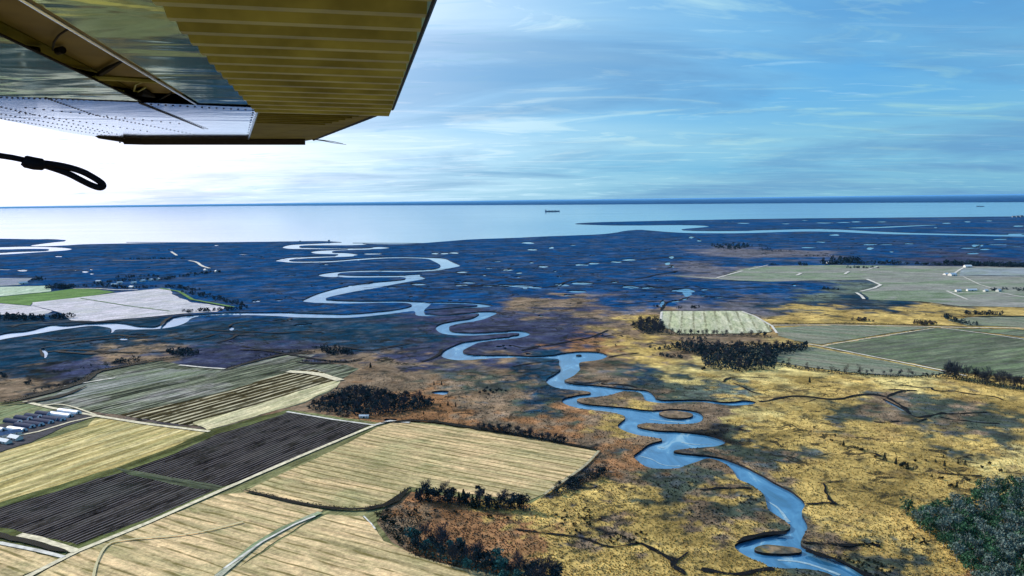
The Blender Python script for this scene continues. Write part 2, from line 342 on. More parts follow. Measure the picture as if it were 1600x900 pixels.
def marsh_colour(P):
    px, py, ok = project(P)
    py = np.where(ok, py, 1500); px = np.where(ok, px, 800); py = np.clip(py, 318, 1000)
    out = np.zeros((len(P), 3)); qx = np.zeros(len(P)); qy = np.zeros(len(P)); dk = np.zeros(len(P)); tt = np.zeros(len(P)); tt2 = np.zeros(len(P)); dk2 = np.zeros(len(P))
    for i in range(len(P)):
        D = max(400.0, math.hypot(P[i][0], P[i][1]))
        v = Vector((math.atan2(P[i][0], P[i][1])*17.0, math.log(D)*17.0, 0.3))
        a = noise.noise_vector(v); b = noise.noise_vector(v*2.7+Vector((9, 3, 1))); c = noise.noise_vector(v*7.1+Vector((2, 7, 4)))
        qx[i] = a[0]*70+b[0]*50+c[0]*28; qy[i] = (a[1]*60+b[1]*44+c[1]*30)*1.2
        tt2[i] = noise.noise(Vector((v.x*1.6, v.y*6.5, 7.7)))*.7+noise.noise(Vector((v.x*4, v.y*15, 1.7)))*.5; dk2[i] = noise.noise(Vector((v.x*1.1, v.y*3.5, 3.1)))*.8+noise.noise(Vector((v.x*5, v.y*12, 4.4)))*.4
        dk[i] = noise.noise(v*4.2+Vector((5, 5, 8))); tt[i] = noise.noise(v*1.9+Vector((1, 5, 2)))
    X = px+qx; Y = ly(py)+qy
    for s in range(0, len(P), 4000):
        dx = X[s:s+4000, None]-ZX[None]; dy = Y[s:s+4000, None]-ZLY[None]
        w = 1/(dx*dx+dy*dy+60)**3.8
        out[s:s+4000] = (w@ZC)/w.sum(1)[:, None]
    g = out[:, 0] > 0.16
    f = np.clip((dk-0.27)*11, 0, 1)*0.55
    f = np.where(g, f, f*0.8)
    dark = np.array([0.035, 0.045, 0.038])
    out = out*(1-f[:, None])+dark*f[:, None]
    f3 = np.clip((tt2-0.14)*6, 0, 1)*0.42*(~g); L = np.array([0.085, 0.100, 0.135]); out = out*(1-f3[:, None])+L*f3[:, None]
    f4 = np.clip((dk2-0.20)*7, 0, 1)*0.5*(~g); L = np.array([0.040, 0.040, 0.042]); out = out*(1-f4[:, None])+L*f4[:, None]
    f2 = np.clip((tt-0.15)*2.5, 0, 1)*0.28*g
    out = out*(1-f2[:, None])+np.array([0.24, 0.140, 0.065])*f2[:, None]
    return out

def land_mat():
    m = bpy.data.materials.new('marsh_grass'); m.use_nodes = True; nt = m.node_tree; b = nt.nodes['Principled BSDF']
    b.inputs['Roughness'].default_value = 0.95; b.inputs['Specular IOR Level'].default_value = 0.0
    at_ = N(nt, 'ShaderNodeAttribute', attribute_name='veg_haze'); g = N(nt, 'ShaderNodeNewGeometry'); P = g.outputs['Position']
    n0 = noise_n(nt, P, 0.012, 6, 0.65, 1.2)
    n1 = noise_n(nt, P, 0.06, 5, 0.7, 0.8)
    n2 = noise_n(nt, P, 0.22, 4, 0.75, 0.4)
    c = mixc(nt, 1.0, at_.outputs['Color'], ramp(nt, n0, [(0.3, 0.50), (0.5, 1.0), (0.68, 1.6)]), 'MULTIPLY')
    c = mixc(nt, 1.0, c, ramp(nt, n1, [(0.30, 0.62), (0.5, 1.0), (0.7, 1.3)]), 'MULTIPLY')
    c = mixc(nt, 1.0, c, ramp(nt, n2, [(0.28, 0.62), (0.5, 1.0), (0.74, 1.4)]), 'MULTIPLY')
    # small wet hollows, stronger in some districts
    n3 = noise_n(nt, mapping(nt, P, loc=(50, 20, 0)), 0.035, 6, 0.72, 1.5)
    n4 = noise_n(nt, P, 0.004, 3, 0.5, 0.5)
    hol = math_n(nt, 'MULTIPLY', ramp(nt, n3, [(0.55, 0), (0.575, 1)]), ramp(nt, n4, [(0.42, 0.15), (0.58, 0.9)]))
    c = mixc(nt, hol, c, (0.016, 0.017, 0.014))
    n5 = noise_n(nt, mapping(nt, P, loc=(-80, 300, 0)), 0.02, 5, 0.6, 1.0)
    c = mixc(nt, math_n(nt, 'MULTIPLY', ramp(nt, n5, [(0.56, 0), (0.66, 1)]), 0.45), c, mixc(nt, 1.0, c, (1.7, 1.6, 1.55), 'MULTIPLY'))
    nt.links.new(c, b.inputs['Base Color'])
    bn = N(nt, 'ShaderNodeBump'); bn.inputs['Strength'].default_value = 0.6; bn.inputs['Distance'].default_value = 1.5
    h = math_n(nt, 'ADD', n2, math_n(nt, 'MULTIPLY', n1, 1.6)); nt.links.new(h, bn.inputs['Height']); nt.links.new(bn.outputs[0], b.inputs['Normal'])
    return m
M_land = land_mat()
M_mud = mat('wet_mud_bank', (0.016, 0.015, 0.017), 0.6, var=0.5, scale=0.1)

def build_land(name, outer, step, box, seed):
    rr = random.Random(seed)
    verts = []; edges = []
    def addpoly(w):
        b = len(verts); verts.extend(w); n = len(w); edges.extend([(b+i, b+(i+1) % n) for i in range(n)])
    addpoly(outer)
    o_arr = np.array(outer)
    for w in water_w+isl_w: addpoly(w)
    x0, x1, y0, y1 = box; pts = []
    y = y0
    while y < y1:
        sy = step*0.55 if y < 420 else step
        x = x0+rr.random()*step
        while x < x1:
            if y > 318:
                pts.append(tuple(at(x+rr.uniform(-.4, .4)*step, y+rr.uniform(-.4, .4)*sy, LZ)[:2]))
            x += step
        y += sy
    pts = [p for p, k in zip(pts, pip(pts, outer)) if k]
    verts.extend(pts)
    vs, es, fs, _, _, _ = geometry.delaunay_2d_cdt([Vector((v[0], v[1])) for v in verts], edges, [], 0, 0.02, False)
    V = np.array([(v[0], v[1]) for v in vs]); Fa = np.array([f for f in fs if len(f) == 3])
    cen = V[Fa].mean(1)
    inl = pip(cen, outer)
    wat = np.zeros(len(cen), bool)
    for w in water_w: wat |= pip(cen, w)
    for w in isl_w: wat &= ~pip(cen, w)
    keep = inl & ~wat
    Fk = Fa[keep]
    # CCW
    a, b, c = V[Fk[:, 0]], V[Fk[:, 1]], V[Fk[:, 2]]
    ar = (b[:, 0]-a[:, 0])*(c[:, 1]-a[:, 1])-(b[:, 1]-a[:, 1])*(c[:, 0]-a[:, 0])
    Fk[ar < 0] = Fk[ar < 0][:, ::-1]
    he = {}
    for t in Fk:
        for i in range(3): he[(t[i], t[(i+1) % 3])] = 1
    walls = [(p, q) for (p, q) in he if (q, p) not in he]
    used = sorted(set(Fk.ravel())); remap = {u: i for i, u in enumerate(used)}
    P = np.array([(V[u][0], V[u][1], LZ) for u in used])
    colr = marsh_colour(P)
    vl = [tuple(p) for p in P]; fl = [tuple(remap[x] for x in t) for t in Fk]; mi = [0]*len(fl)
    low = {}
    def lw(i):
        if i not in low:
            low[i] = len(vl); vl.append((P[remap[i]][0], P[remap[i]][1], -0.5))
        return low[i]
    for p, q in walls:
        fl.append((remap[p], lw(p), lw(q), remap[q])); mi.append(1)
    o = new_obj(name, vl, fl, [M_land, M_mud], midx=mi)
    ca = o.data.color_attributes.new('veg_haze', 'FLOAT_COLOR', 'POINT')
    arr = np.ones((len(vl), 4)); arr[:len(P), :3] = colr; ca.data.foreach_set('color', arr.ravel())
    return tag(o, kind='structure')
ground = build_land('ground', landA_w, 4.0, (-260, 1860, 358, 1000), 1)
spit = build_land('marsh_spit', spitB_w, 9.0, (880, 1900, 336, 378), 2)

# ------------------------------------------------------------------ water: one sheet that reaches the horizon
def water_mat():
    m = bpy.data.materials.new('water'); m.use_nodes = True; nt = m.node_tree; b = nt.nodes['Principled BSDF']
    g = N(nt, 'ShaderNodeNewGeometry'); P = g.outputs['Position']
    b.inputs['IOR'].default_value = 1.8; b.inputs['Roughness'].default_value = 0.06
    n = noise_n(nt, mapping(nt, P, rot=(0, 0, 0.3), sc=(0.4, 1.6, 1)), 0.0006, 4, 0.6)
    n2 = noise_n(nt, mapping(nt, P, rot=(0, 0, 0.6), sc=(1, 0.4, 1)), 0.025, 5, 0.6, 2.2)
    c = ramp(nt, n2, [(0.30, (0.015, 0.075, 0.15)), (0.48, (0.030, 0.13, 0.27)), (0.60, (0.06, 0.20, 0.36)), (0.66, (0.20, 0.34, 0.44))])
    nt.links.new(c, b.inputs['Base Color'])
    nt.links.new(math_n(nt, 'ADD', 0.02, math_n(nt, 'MULTIPLY', n, 0.10)), b.inputs['Roughness'])
    w = noise_n(nt, P, 0.9, 3, 0.6); bn = N(nt, 'ShaderNodeBump'); bn.inputs['Strength'].default_value = 0.03; bn.inputs['Distance'].default_value = 0.1
    nt.links.new(w, bn.inputs['Height']); nt.links.new(bn.outputs[0], b.inputs['Normal'])
    return m
M_water = water_mat()
vs = [(0, 0, 0)]; fs = []; radii = [800, 2000, 5000, 12000, 30000, 80000, 200000, 450000]; ns = 64
for r in radii:
    for j in range(ns): vs.append((r*math.cos(2*math.pi*j/ns), r*math.sin(2*math.pi*j/ns), 0))
for j in range(ns): fs.append((0, 1+j, 1+(j+1) % ns))
for i in range(len(radii)-1):
    for j in range(ns):
        a = 1+i*ns+j; b = 1+i*ns+(j+1) % ns; fs.append((a, a+ns, b+ns, b))
tag(new_obj('water', vs, fs, M_water), kind='structure')

# far shore across the bay
fs_e = [(-700,334.5),(0,325.6),(200,323.6),(400,321.6),(600,320.9),(800,320.3),(1000,319),(1200,317.5),(1400,316.4),(1600,315.6),(2400,310)]
near = densify(to_world(smooth_poly(fs_e, 2, False), 0), 0.02, 0.004)
near = near[:-60] if len(near) > 200 else near
near = [p for p in near if p[1] > 8000]
near = to_world(smooth_poly(fs_e, 2, False), 0)
vl = []; fl = []
for i, (x, y) in enumerate(near):
    k = 420000/math.hypot(x, y)
    kk = 1.0 + 0.0*i
    vl += [(x, y, -1), (x, y, 14), (x*k, y*k, 14)]
for i in range(len(near)-1):
    a = 3*i; b = 3*(i+1)
    fl += [(a, b, b+1, a+1), (a+1, b+1, b+2, a+2)]
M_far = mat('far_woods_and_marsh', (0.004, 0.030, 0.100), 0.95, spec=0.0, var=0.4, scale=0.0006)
tag(new_obj('far_shore', vl, fl, M_far), kind='structure')

# ------------------------------------------------------------------ fields, roads
def dir_angle(p, q):
    a, b = at(*p, LZ), at(*q, LZ); return math.atan2(b[1]-a[1], b[0]-a[0])
def field_mat(name, base, alt, p, q, line_sp=0.0, line_col=(0.1, 0.08, 0.03), line_w=0.12, streak=0.5, fine=1.0, patch=(0.2, 0.25, 0.12), patch_f=0.35, wide=18.0, wobble=1.1):
    m = bpy.data.materials.new(name); m.use_nodes = True; nt = m.node_tree; b = nt.nodes['Principled BSDF']
    b.inputs['Roughness'].default_value = 0.95; b.inputs['Specular IOR Level'].default_value = 0.0
    g = N(nt, 'ShaderNodeNewGeometry'); P = g.outputs['Position']
    al = dir_angle(p, q)
    R = mapping(nt, P, rot=(0, 0, -al))
    s1 = noise_n(nt, mapping(nt, R, sc=(0.0035, 1/wide, 1)), 1.0, 4, 0.6)
    s2 = noise_n(nt, mapping(nt, R, sc=(0.012, fine*0.30, 1)), 1.0, 4, 0.7)
    pt = noise_n(nt, P, 0.012, 5, 0.6, 0.5); gr = noise_n(nt, P, 0.25, 4, 0.8)
    c = mixc(nt, ramp(nt, s1, [(0.42, 0), (0.56, 1)]), base, alt)
    c = mixc(nt, math_n(nt, 'MULTIPLY', ramp(nt, pt, [(0.5, 0), (0.68, 1)]), patch_f), c, patch)
    k = 1-streak
    c = mixc(nt, 1.0, c, ramp(nt, s2, [(0.38, 1-streak), (0.5, 1.0), (0.60, 1+streak*0.7)]), 'MULTIPLY')
    c = mixc(nt, 1.0, c, ramp(nt, gr, [(0.28, 0.55), (0.5, 1.0), (0.72, 1.4)]), 'MULTIPLY')
    s3 = noise_n(nt, mapping(nt, R, loc=(33, 9, 0), sc=(0.02, 0.10, 1)), 1.0, 5, 0.75, 0.6)
    c = mixc(nt, 1.0, c, ramp(nt, s3, [(0.34, (0.60, 0.66, 0.58)), (0.5, (1.0, 1.0, 1.0)), (0.64, (1.28, 1.22, 1.2))]), 'MULTIPLY')
    if line_sp > 0:
        sp = N(nt, 'ShaderNodeSeparateXYZ'); nt.links.new(R, sp.inputs[0])
        wob = math_n(nt, 'MULTIPLY', noise_n(nt, mapping(nt, R, sc=(0.01, 0.05, 1)), 1.0, 2), line_sp*wobble)
        v = math_n(nt, 'FRACT', math_n(nt, 'DIVIDE', math_n(nt, 'ADD', sp.outputs[1], wob), line_sp))
        v = math_n(nt, 'ABSOLUTE', math_n(nt, 'SUBTRACT', v, 0.5))
        ln = ramp(nt, v, [(0.0, 1), (line_w*0.5, 0.9), (line_w, 0)])
        br = ramp(nt, noise_n(nt, mapping(nt, R, sc=(0.03, 0.09, 1)), 1.0, 4, 0.7), [(0.38, 0.0), (0.52, 1)])
        c = mixc(nt, math_n(nt, 'MULTIPLY', math_n(nt, 'MULTIPLY', ln, br), 0.85), c, line_col)
    nt.links.new(c, b.inputs['Base Color'])
    bn = N(nt, 'ShaderNodeBump'); bn.inputs['Strength'].default_value = 0.5; bn.inputs['Distance'].default_value = 0.5
    nt.links.new(math_n(nt, 'ADD', s2, gr), bn.inputs['Height']); nt.links.new(bn.outputs[0], b.inputs['Normal'])
    return m
zc = [LZ+0.10]
def flat(name, pts, m, z=None, jitter=0.0026, smooth=0):
    if z is None: zc[0] += 0.035; z = zc[0]
    if smooth: pts = smooth_poly(pts, smooth)
    w = to_world(pts, z); w = densify(w, 0.008, jitter)
    w = [Vector((p[0], p[1], 0)) for p in w]
    tr = geometry.tessellate_polygon([w])
    fl = []
    for t in tr:
        a, b, c = w[t[0]], w[t[1]], w[t[2]]
        if (b-a).cross(c-a).z < 0: t = t[::-1]
        fl.append(tuple(t))
    o = new_obj(name, [(p.x, p.y, z) for p in w], fl, m); return tag(o, kind='structure')
TAN = (0.36, 0.29, 0.13); TAN2 = (0.43, 0.36, 0.19); GRN = (0.20, 0.24, 0.12)
m_tanA = field_mat('stubble_mown_rows', (0.52,0.385,0.215), (0.38,0.31,0.165), (420,745), (600,786), 9.5, (0.12,0.10,0.03), 0.15, 0.3, 0.8, (0.24,0.27,0.13), 0.45)
m_tanB = field_mat('stubble_lower', (0.54,0.40,0.225), (0.42,0.335,0.18), (190,835), (330,878), 12.5, (0.12,0.10,0.03), 0.12, 0.28, 0.8, (0.26,0.28,0.14), 0.4)
m_tanC = field_mat('stubble_long_rows', (0.52,0.44,0.22), (0.34,0.27,0.11), (0,770), (325,660), 0, streak=0.35, fine=0.6, wide=9, patch=(0.30,0.27,0.15))
m_dark = field_mat('ploughed_dark_rows', (0.014,0.012,0.012), (0.030,0.027,0.024), (0,810), (400,665), 4.6, (0.19,0.17,0.18), 0.13, 0.85, 1.6, (0.05,0.06,0.05), 0.3, wide=7)
m_gst = field_mat('green_grey_strips', (0.17,0.185,0.13), (0.045,0.050,0.035), (100,630), (420,555), 0, streak=0.75, fine=0.5, wide=6, patch=(0.32,0.30,0.30), patch_f=0.55)
m_mudst = field_mat('muddy_strips', (0.030,0.024,0.010), (0.060,0.048,0.022), (230,655), (490,583), 13.0, (0.58,0.52,0.36), 0.20, 0.5, 0.6, (0.13,0.13,0.09), 0.3, wide=11)
m_pale = field_mat('pale_strip', (0.52,0.47,0.30), (0.42,0.38,0.22), (340,668), (520,605), 0, streak=0.3, fine=0.6, wide=6, patch=(0.3,0.3,0.2))
m_sm = field_mat('small_green_field', (0.17,0.20,0.11), (0.22,0.22,0.12), (0,650), (60,632), 0)
m_yard = mat('greenhouse_yard', (0.035, 0.035, 0.045), var=0.5, scale=0.15)
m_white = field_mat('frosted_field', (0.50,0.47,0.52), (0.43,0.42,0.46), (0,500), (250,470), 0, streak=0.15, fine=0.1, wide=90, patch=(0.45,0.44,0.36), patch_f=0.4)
m_green = field_mat('winter_wheat', (0.13,0.22,0.075), (0.11,0.185,0.065), (0,470), (180,455), 0, streak=0.15, fine=0.2, wide=40, patch=(0.2,0.27,0.1))
m_pg = field_mat('pale_green_field', (0.42,0.50,0.40), (0.34,0.42,0.32), (0,460), (70,446), 0, streak=0.2, wide=40)
m_rg = field_mat('sage_field', (0.125,0.165,0.095), (0.10,0.12,0.085), (1290,545), (1500,520), 26.0, (0.085,0.09,0.075), 0.16, 0.3, 0.12, (0.20,0.19,0.16), 0.35, wide=30)
m_rg2 = field_mat('sage_plain', (0.155,0.20,0.135), (0.21,0.215,0.195), (1200,430), (1500,425), 0, streak=0.15, fine=0.06, wide=110, patch=(0.27,0.26,0.26), patch_f=0.5)
m_rg3 = field_mat('grey_green_near_road', (0.14,0.17,0.125), (0.19,0.19,0.15), (1230,560), (1400,580), 0, streak=0.3, wide=12)
m_plot = field_mat('striped_plot', (0.36,0.38,0.24), (0.42,0.42,0.30), (1095,520), (1092,488), 24.0, (0.17,0.17,0.10), 0.13, 0.15, 0.3, (0.42,0.42,0.38), wobble=0.15)
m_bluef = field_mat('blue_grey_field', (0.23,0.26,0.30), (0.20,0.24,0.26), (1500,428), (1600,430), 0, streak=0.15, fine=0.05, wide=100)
m_margin = field_mat('grass_margin', (0.10,0.115,0.045), (0.07,0.075,0.03), (0,790), (330,675), 0, streak=0.4)

flat('farmland', [(-260,640),(40,626),(150,650),(327,672),(450,640),(590,660),(660,660),(740,669),(880,692),(938,705),(915,729),(880,752),(850,774),(830,786),(760,781),(640,768),(600,795),(590,815),(610,846),(650,870),(720,890),(800,904),(900,1010),(-260,1010)], field_mat('field_edge_grass', (0.19,0.185,0.09), (0.13,0.13,0.06), (120,860), (585,663), 0, streak=0.4))
flat('field', [(-260,652),(0,634),(40,628),(95,641),(40,652),(0,663),(-260,720)], m_sm)
flat('field', [(40,628),(90,611),(135,595),(155,582),(175,577),(250,563),(285,570),(350,577),(400,564),(445,554),(492,554),(470,564),(540,570),(560,576),(535,592),(520,610),(470,632),(400,648),(330,671),(290,662),(200,650),(120,640),(60,633)], m_gst)
flat('field', [(120,600),(250,575),(345,580),(300,588),(180,610),(80,628),(60,628)], field_mat('lavender_strip', (0.26,0.26,0.25), (0.10,0.12,0.085), (100,620), (300,578), 0, streak=0.4, wide=8))
flat('field', [(185,648),(330,618),(400,597),(450,580),(490,577),(535,592),(505,605),(400,640),(330,668),(260,660)], m_mudst)
flat('field', [(325,672),(300,660),(400,633),(470,610),(533,592),(528,604),(470,630),(400,650)], m_pale)
flat('field', [(-260,790),(0,708),(47,693),(82,683),(135,667),(150,654),(195,656),(260,666),(327,673),(262,701),(180,731),(75,762),(0,785),(-260,868)], m_tanC)
flat('field', [(-260,872),(0,785),(75,762),(180,731),(262,701),(327,673),(400,652),(448,641),(585,664),(470,714),(345,767),(230,817),(122,858),(60,843),(0,828),(-260,770+100)], m_margin)
flat('field', [(-260,876),(0,793),(85,768),(190,738),(275,708),(340,678),(400,661),(448,645),(575,665),(545,680),(470,711),(400,742),(345,762),(230,811),(122,850),(60,838),(0,824),(-260,872+20)], m_dark)
flat('field', [(178,731),(215,736),(260,744),(310,752),(345,760),(336,767),(300,762),(250,752),(200,741)], field_mat('grass_strip', (0.045,0.062,0.036), (0.065,0.075,0.05), (180,733), (340,765), 0, streak=0.5))
flat('field', [(592,667),(620,658),(660,662),(740,671),(830,685),(880,694),(934,706),(915,726),(880,750),(850,772),(825,783),(760,775),(700,768),(640,760),(618,775),(600,787),(565,795),(500,790),(440,780),(380,768),(440,740),(520,704)], m_tanA)
flat('field', [(380,770),(440,782),(505,797),(480,815),(410,860),(350,902),(300,1010),(-150,1010),(50,903),(120,864),(230,820),(345,772)], m_tanB)
flat('field', [(512,804),(565,806),(580,818),(600,845),(650,868),(720,888),(800,902),(900,1010),(270,1010),(345,903),(420,858),(480,818)], m_tanB)
flat('field', [(-260,872),(0,849),(50,862),(97,872),(40,897),(-160,1010),(-260,1010)], m_tanB)
flat('field', crop(0,675,[(60,600),(180,640),(440,730),(380,790),(240,760),(60,700),(-200,640),(-200,590)]), m_margin)
flat('greenhouse_yard', [(-260,735),(0,663),(80,641),(138,643),(147,652),(100,666),(50,691),(0,706),(-260,775)], m_yard)
# right side
flat('field', [(1210,512),(1300,508),(1460,511),(1400,519),(1280,538),(1240,532),(1215,524)], m_rg3)
flat('field', [(1285,541),(1465,512),(1600,528),(1900,545),(1900,612),(1600,590),(1500,582),(1420,566)], m_rg)
flat('field', [(1165,548),(1215,546),(1270,542),(1480,583),(1420,588),(1340,583),(1290,577),(1235,570),(1190,560)], m_rg3)
flat('field', [(1040,412+18),(1125,434),(1145,424),(1180,416),(1300,414),(1600,417),(1900,420),(1900,482),(1600,480),(1500,478),(1440,471),(1360,468),(1345,455),(1378,445),(1358,437),(1280,438),(1200,440),(1130,437)], m_rg2)
flat('field', [(1480,500),(1520,495),(1600,493),(1900,495),(1900,512),(1600,511),(1510,508)], m_rg3)
flat('field', [(1470,513),(1900,519),(1900,542),(1600,526),(1530,518)], m_rg)
flat('field', [(1500,419),(1600,419),(1900,424),(1900,434),(1600,432),(1500,431)], m_bluef)
flat('field', [(1033,486),(1160,486),(1178,494),(1203,508),(1205,519),(1150,521),(1060,522),(1031,506)], m_plot)
# left far
flat('field', AF([(-500,500),(0,496),(200,512),(330,545),(260,572),(0,566),(-500,566)]), m_white)
flat('field', AF([(200,490),(500,458),(720,430),(1000,402),(1060,404),(1080,440),(1200,490),(1420,520),(1350,548),(1100,562),(900,583),(600,607),(440,602),(400,560),(330,540),(200,510)]), m_white)
flat('field', AF([(-500,500),(0,455),(300,425),(450,405),(560,402),(720,425),(500,458),(200,490),(190,508),(0,494),(-500,500)]), m_green)
flat('field', AF([(-500,425),(0,393),(300,385),(320,420),(0,452),(-500,490)]), m_pg)
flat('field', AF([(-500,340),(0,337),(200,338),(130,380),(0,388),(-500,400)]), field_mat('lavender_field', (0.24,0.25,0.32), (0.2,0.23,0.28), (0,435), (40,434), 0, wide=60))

M_road = mat('sandy_track', (0.56, 0.50, 0.36), var=0.35, scale=0.25)
M_roadw = mat('pale_gravel', (0.50, 0.48, 0.44), var=0.4, scale=0.15)
M_creek = mat('tidal_creek_mud', (0.005, 0.006, 0.008), 0.9, spec=.05, var=0.5, scale=0.2)
M_verge = mat('ditch_scrub', (0.006, 0.006, 0.004), spec=.05, var=0.6, scale=0.15)
def ribbon(name, pts, w, m, z, it=2, jit=0.25):
    if it: pts = smooth_poly(pts, it, False)
    q = [np.array(at(x, y, z)[:2]) for x, y in pts]; out = []
    for i in range(len(q)-1):
        L = np.linalg.norm(q[i+1]-q[i]); k = max(1, min(30, int(L/12)))
        for j in range(k): out.append(q[i]+(q[i+1]-q[i])*j/k)
    out.append(q[-1]); vl = []; fl = []
    for i, p in enumerate(out):
        d = out[min(i+1, len(out)-1)]-out[max(i-1, 0)]; d = d/max(1e-6, np.linalg.norm(d)); nrm = np.array([-d[1], d[0]])
        s = (i+0.5)/len(out)
        ww = (w if isinstance(w, (int, float)) else w[0]+(w[1]-w[0])*s)*(1+jit*noise.noise(Vector((p[0]/14, p[1]/14, 3)))*2)
        if name in ('creek', 'ditch'): ww *= min(1.0, .15+.85*min(i, len(out)-1-i)*12.0/(w if isinstance(w, (int, float)) else w[0])/4)
        vl += [(*(p-nrm*ww/2), z+0.0004*i), (*(p+nrm*ww/2), z+0.0004*i)]
        if i: fl.append((2*i-2, 2*i, 2*i+1, 2*i-1))
    return tag(new_obj(name, vl, fl, m), kind='structure')
rz = [LZ+1.0]
def road(pts, w, m=None, it=0, name='farm_track', jit=0.12):
    rz[0] += 0.03; return ribbon(name, pts, w, m or M_road, rz[0], it, jit)
road([(-160,1002),(40,902),(120,861),(232,816),(345,766),(470,712),(588,663)], 5.0)
road([(38,627),(80,637),(125,645),(160,651),(230,662),(327,674)], 6)
road([(-60,700),(20,682),(60,674),(110,659),(150,650)], 4)
road([(448,643),(520,655),(585,664)], 4, M_roadw)
road([(30,835),(60,841),(120,861)], 6); road([(-200,838),(0,848),(60,860),(100,870)], 4, M_roadw)
road([(585,664),(610,657),(640,660)], 5, M_roadw)
road([(62,633),(100,630),(150,648)], 3, M_road, 2)
road([(280,570),(320,574),(352,576)], 6, M_roadw)
road([(450,580),(495,583),(532,594)], 14, M_road, 1)
road([(100,603),(180,590)], 5, M_roadw)
road([(340,900),(400,850),(440,826),(500,800)], 6, field_mat('damp_grass_way', (0.20,0.24,0.15), (0.30,0.30,0.25), (340,900), (500,800), 0, streak=0.5), 0)
road([(350,888),(410,846),(462,818),(492,806)], 2.2, M_roadw, 0)
road([(145,905),(150,880),(165,850),(190,843),(300,835),(380,815)], 2.0, mat('wheel_track', (0.45,0.40,0.24), var=.2), 2)
road([(700,805),(725,822),(745,838),(800,858),(870,880)], 1.2, M_roadw, 1) if False else None
road([(568,806),(580,818),(586,826)], 1.4, M_roadw, 0)
road([(850,772),(885,748),(915,727),(936,704)], 3, mat('field_edge_track', (0.30,0.27,0.18), var=.5, scale=.3), 2)
# right side roads
road([(1262,537),(1300,544),(1380,560),(1470,578),(1510,587)], 4.2, M_roadw)
road([(1285,540),(1360,528),(1460,512.5)], 2.4, M_roadw)
road([(1203,508),(1300,507.5),(1420,509.5),(1510,511.5),(1600,512.5),(1900,514)], 4.8, M_roadw)
road([(1160,486.5),(1180,494),(1206,509),(1214,520)], 4.8, M_roadw)
road([(1031,506),(1034,487)], 5, M_roadw)
road([(1470,512),(1540,521),(1600,530),(1900,566)], 3.6, M_roadw)
road([(1345,422.5),(1400,425),(1480,428),(1490,428.5)], 7, M_roadw); road([(1488,429),(1500,421),(1506,418)], 7.2, M_roadw)
road([(1346,422),(1356,421),(1372,416)], 6.0, M_roadw)
road([(1355,436),(1376,445),(1366,450),(1345,455)], 9, M_roadw); road([(1338,457),(1346,462),(1350,467)], 7.2, M_roadw)
road([(1120,434),(1160,423)], 9, M_roadw); road([(1170,421),(1200,414)], 5.4, M_roadw)
road([(1478,454),(1500,457),(1560,457),(1600,464),(1700,480)], 5.4, M_roadw)
road([(1505,432),(1530,444),(1556,452)], 3.6, M_roadw)
road([(1480,455),(1512,468)], 6, M_roadw); road([(1200,425),(1250,426)], 5.4, M_roadw)
road([(1320,428),(1326,424)], 9, M_roadw); road([(1245,430),(1252,426.5)], 9.6, M_roadw)
road([(1260,497),(1300,496)], 3.6, M_roadw) if False else None
# left far tracks
road(crop(0,350,[(1180,228),(1230,236),(1260,262),(1310,276)]), 12, M_roadw, 1)
road(crop(0,350,[(700,226),(850,228),(990,224),(1100,225)]), 10, mat('levee', (0.30,0.26,0.26)), 0)
road(crop(0,350,[(1070,172),(1105,196)]), 12, M_roadw, 0)
road(crop(0,350,[(1000,400),(1120,420),(1200,470),(1460,518)]), 10, m_green, 0)
road(crop(0,350,[(460,402),(600,402),(720,410),(860,410)]), 9, M_roadw, 0)
road(crop(0,350,[(500,462),(800,510),(1060,542)]), 4, m_green, 0)

cz = [LZ+0.6]
def creek(pts, w, m=None, it=2, jit=0.55, name='creek'):
    cz[0] += 0.010; return ribbon(name, pts, w, m or M_creek, cz[0], it, jit)
E_ = lambda p: crop(1200, 500, p)
creek(E_([(-60,508),(0,505),(60,488),(150,473),(250,476),(350,492),(450,495),(540,470),(640,461),(700,470),(740,480)]), (6,7))
creek(E_([(740,480),(800,515),(860,550),(880,585),(930,608),(980,603),(1060,585),(1110,578)]), 4.5)
creek(E_([(1120,585),(1200,583),(1290,578),(1370,575)]), 3); creek(E_([(1060,600),(1150,622),(1230,625),(1310,640),(1450,645)]), 3.5)
creek(E_([(740,480),(790,455),(850,440),(930,440)]), 4); creek(E_([(745,435),(820,433),(920,440)]), 3)
creek(E_([(815,408),(850,404),(900,415),(960,425),(1030,420),(1020,435),(1090,445),(1160,440),(1220,455),(1350,470),(1430,480),(1470,500)]), 3.2)
creek(E_([(660,635),(740,640),(820,628)]), 3); creek(E_([(930,635),(960,625),(990,615)]), 3)
creek(A6([(1180,360),(1250,355),(1290,345),(1370,352),(1440,345),(1500,352)]), 3.2)
creek(A6([(20,605),(200,630),(350,645),(460,662),(560,705),(640,720),(720,705),(800,690)]), 2.4)
creek(A6([(800,690),(860,720),(920,750),(980,785),(1020,800),(1000,835),(1060,865),(1080,890)]), (4,4.5)); creek(A6([(1020,800),(1050,790),(1070,775),(1100,750)]), 1.6)
creek(A6([(1400,690),(1480,655),(1600,630),(1720,628)]), 5); creek(A6([(1180,855),(1240,865),(1320,880),(1440,890),(1540,860),(1640,852)]), (4,5))
creek(AD([(345,318),(362,345),(355,375),(378,395),(380,420),(430,450)]), 2.4); creek(AD([(230,445),(300,448),(360,438),(430,448)]), 3.2); creek(AD([(300,320),(390,310),(470,305)]), 1.4)
creek(AD([(215,688),(300,692),(400,698),(480,706),(540,705),(620,690),(700,712)]), 3.2)
creek(AD([(240,735),(330,770),(450,800),(560,860),(640,905)]), 4.5)
creek(AD([(1060,252),(1150,262),(1240,268),(1340,272)]), 2.4); creek(AD([(630,127),(670,132),(700,150)]), 3)
creek(A8([(0,158),(80,176),(180,160),(280,150),(400,122),(480,112),(560,80),(600,62)]), (6,4)); creek(A8([(560,105),(640,88),(720,90)]), 3)
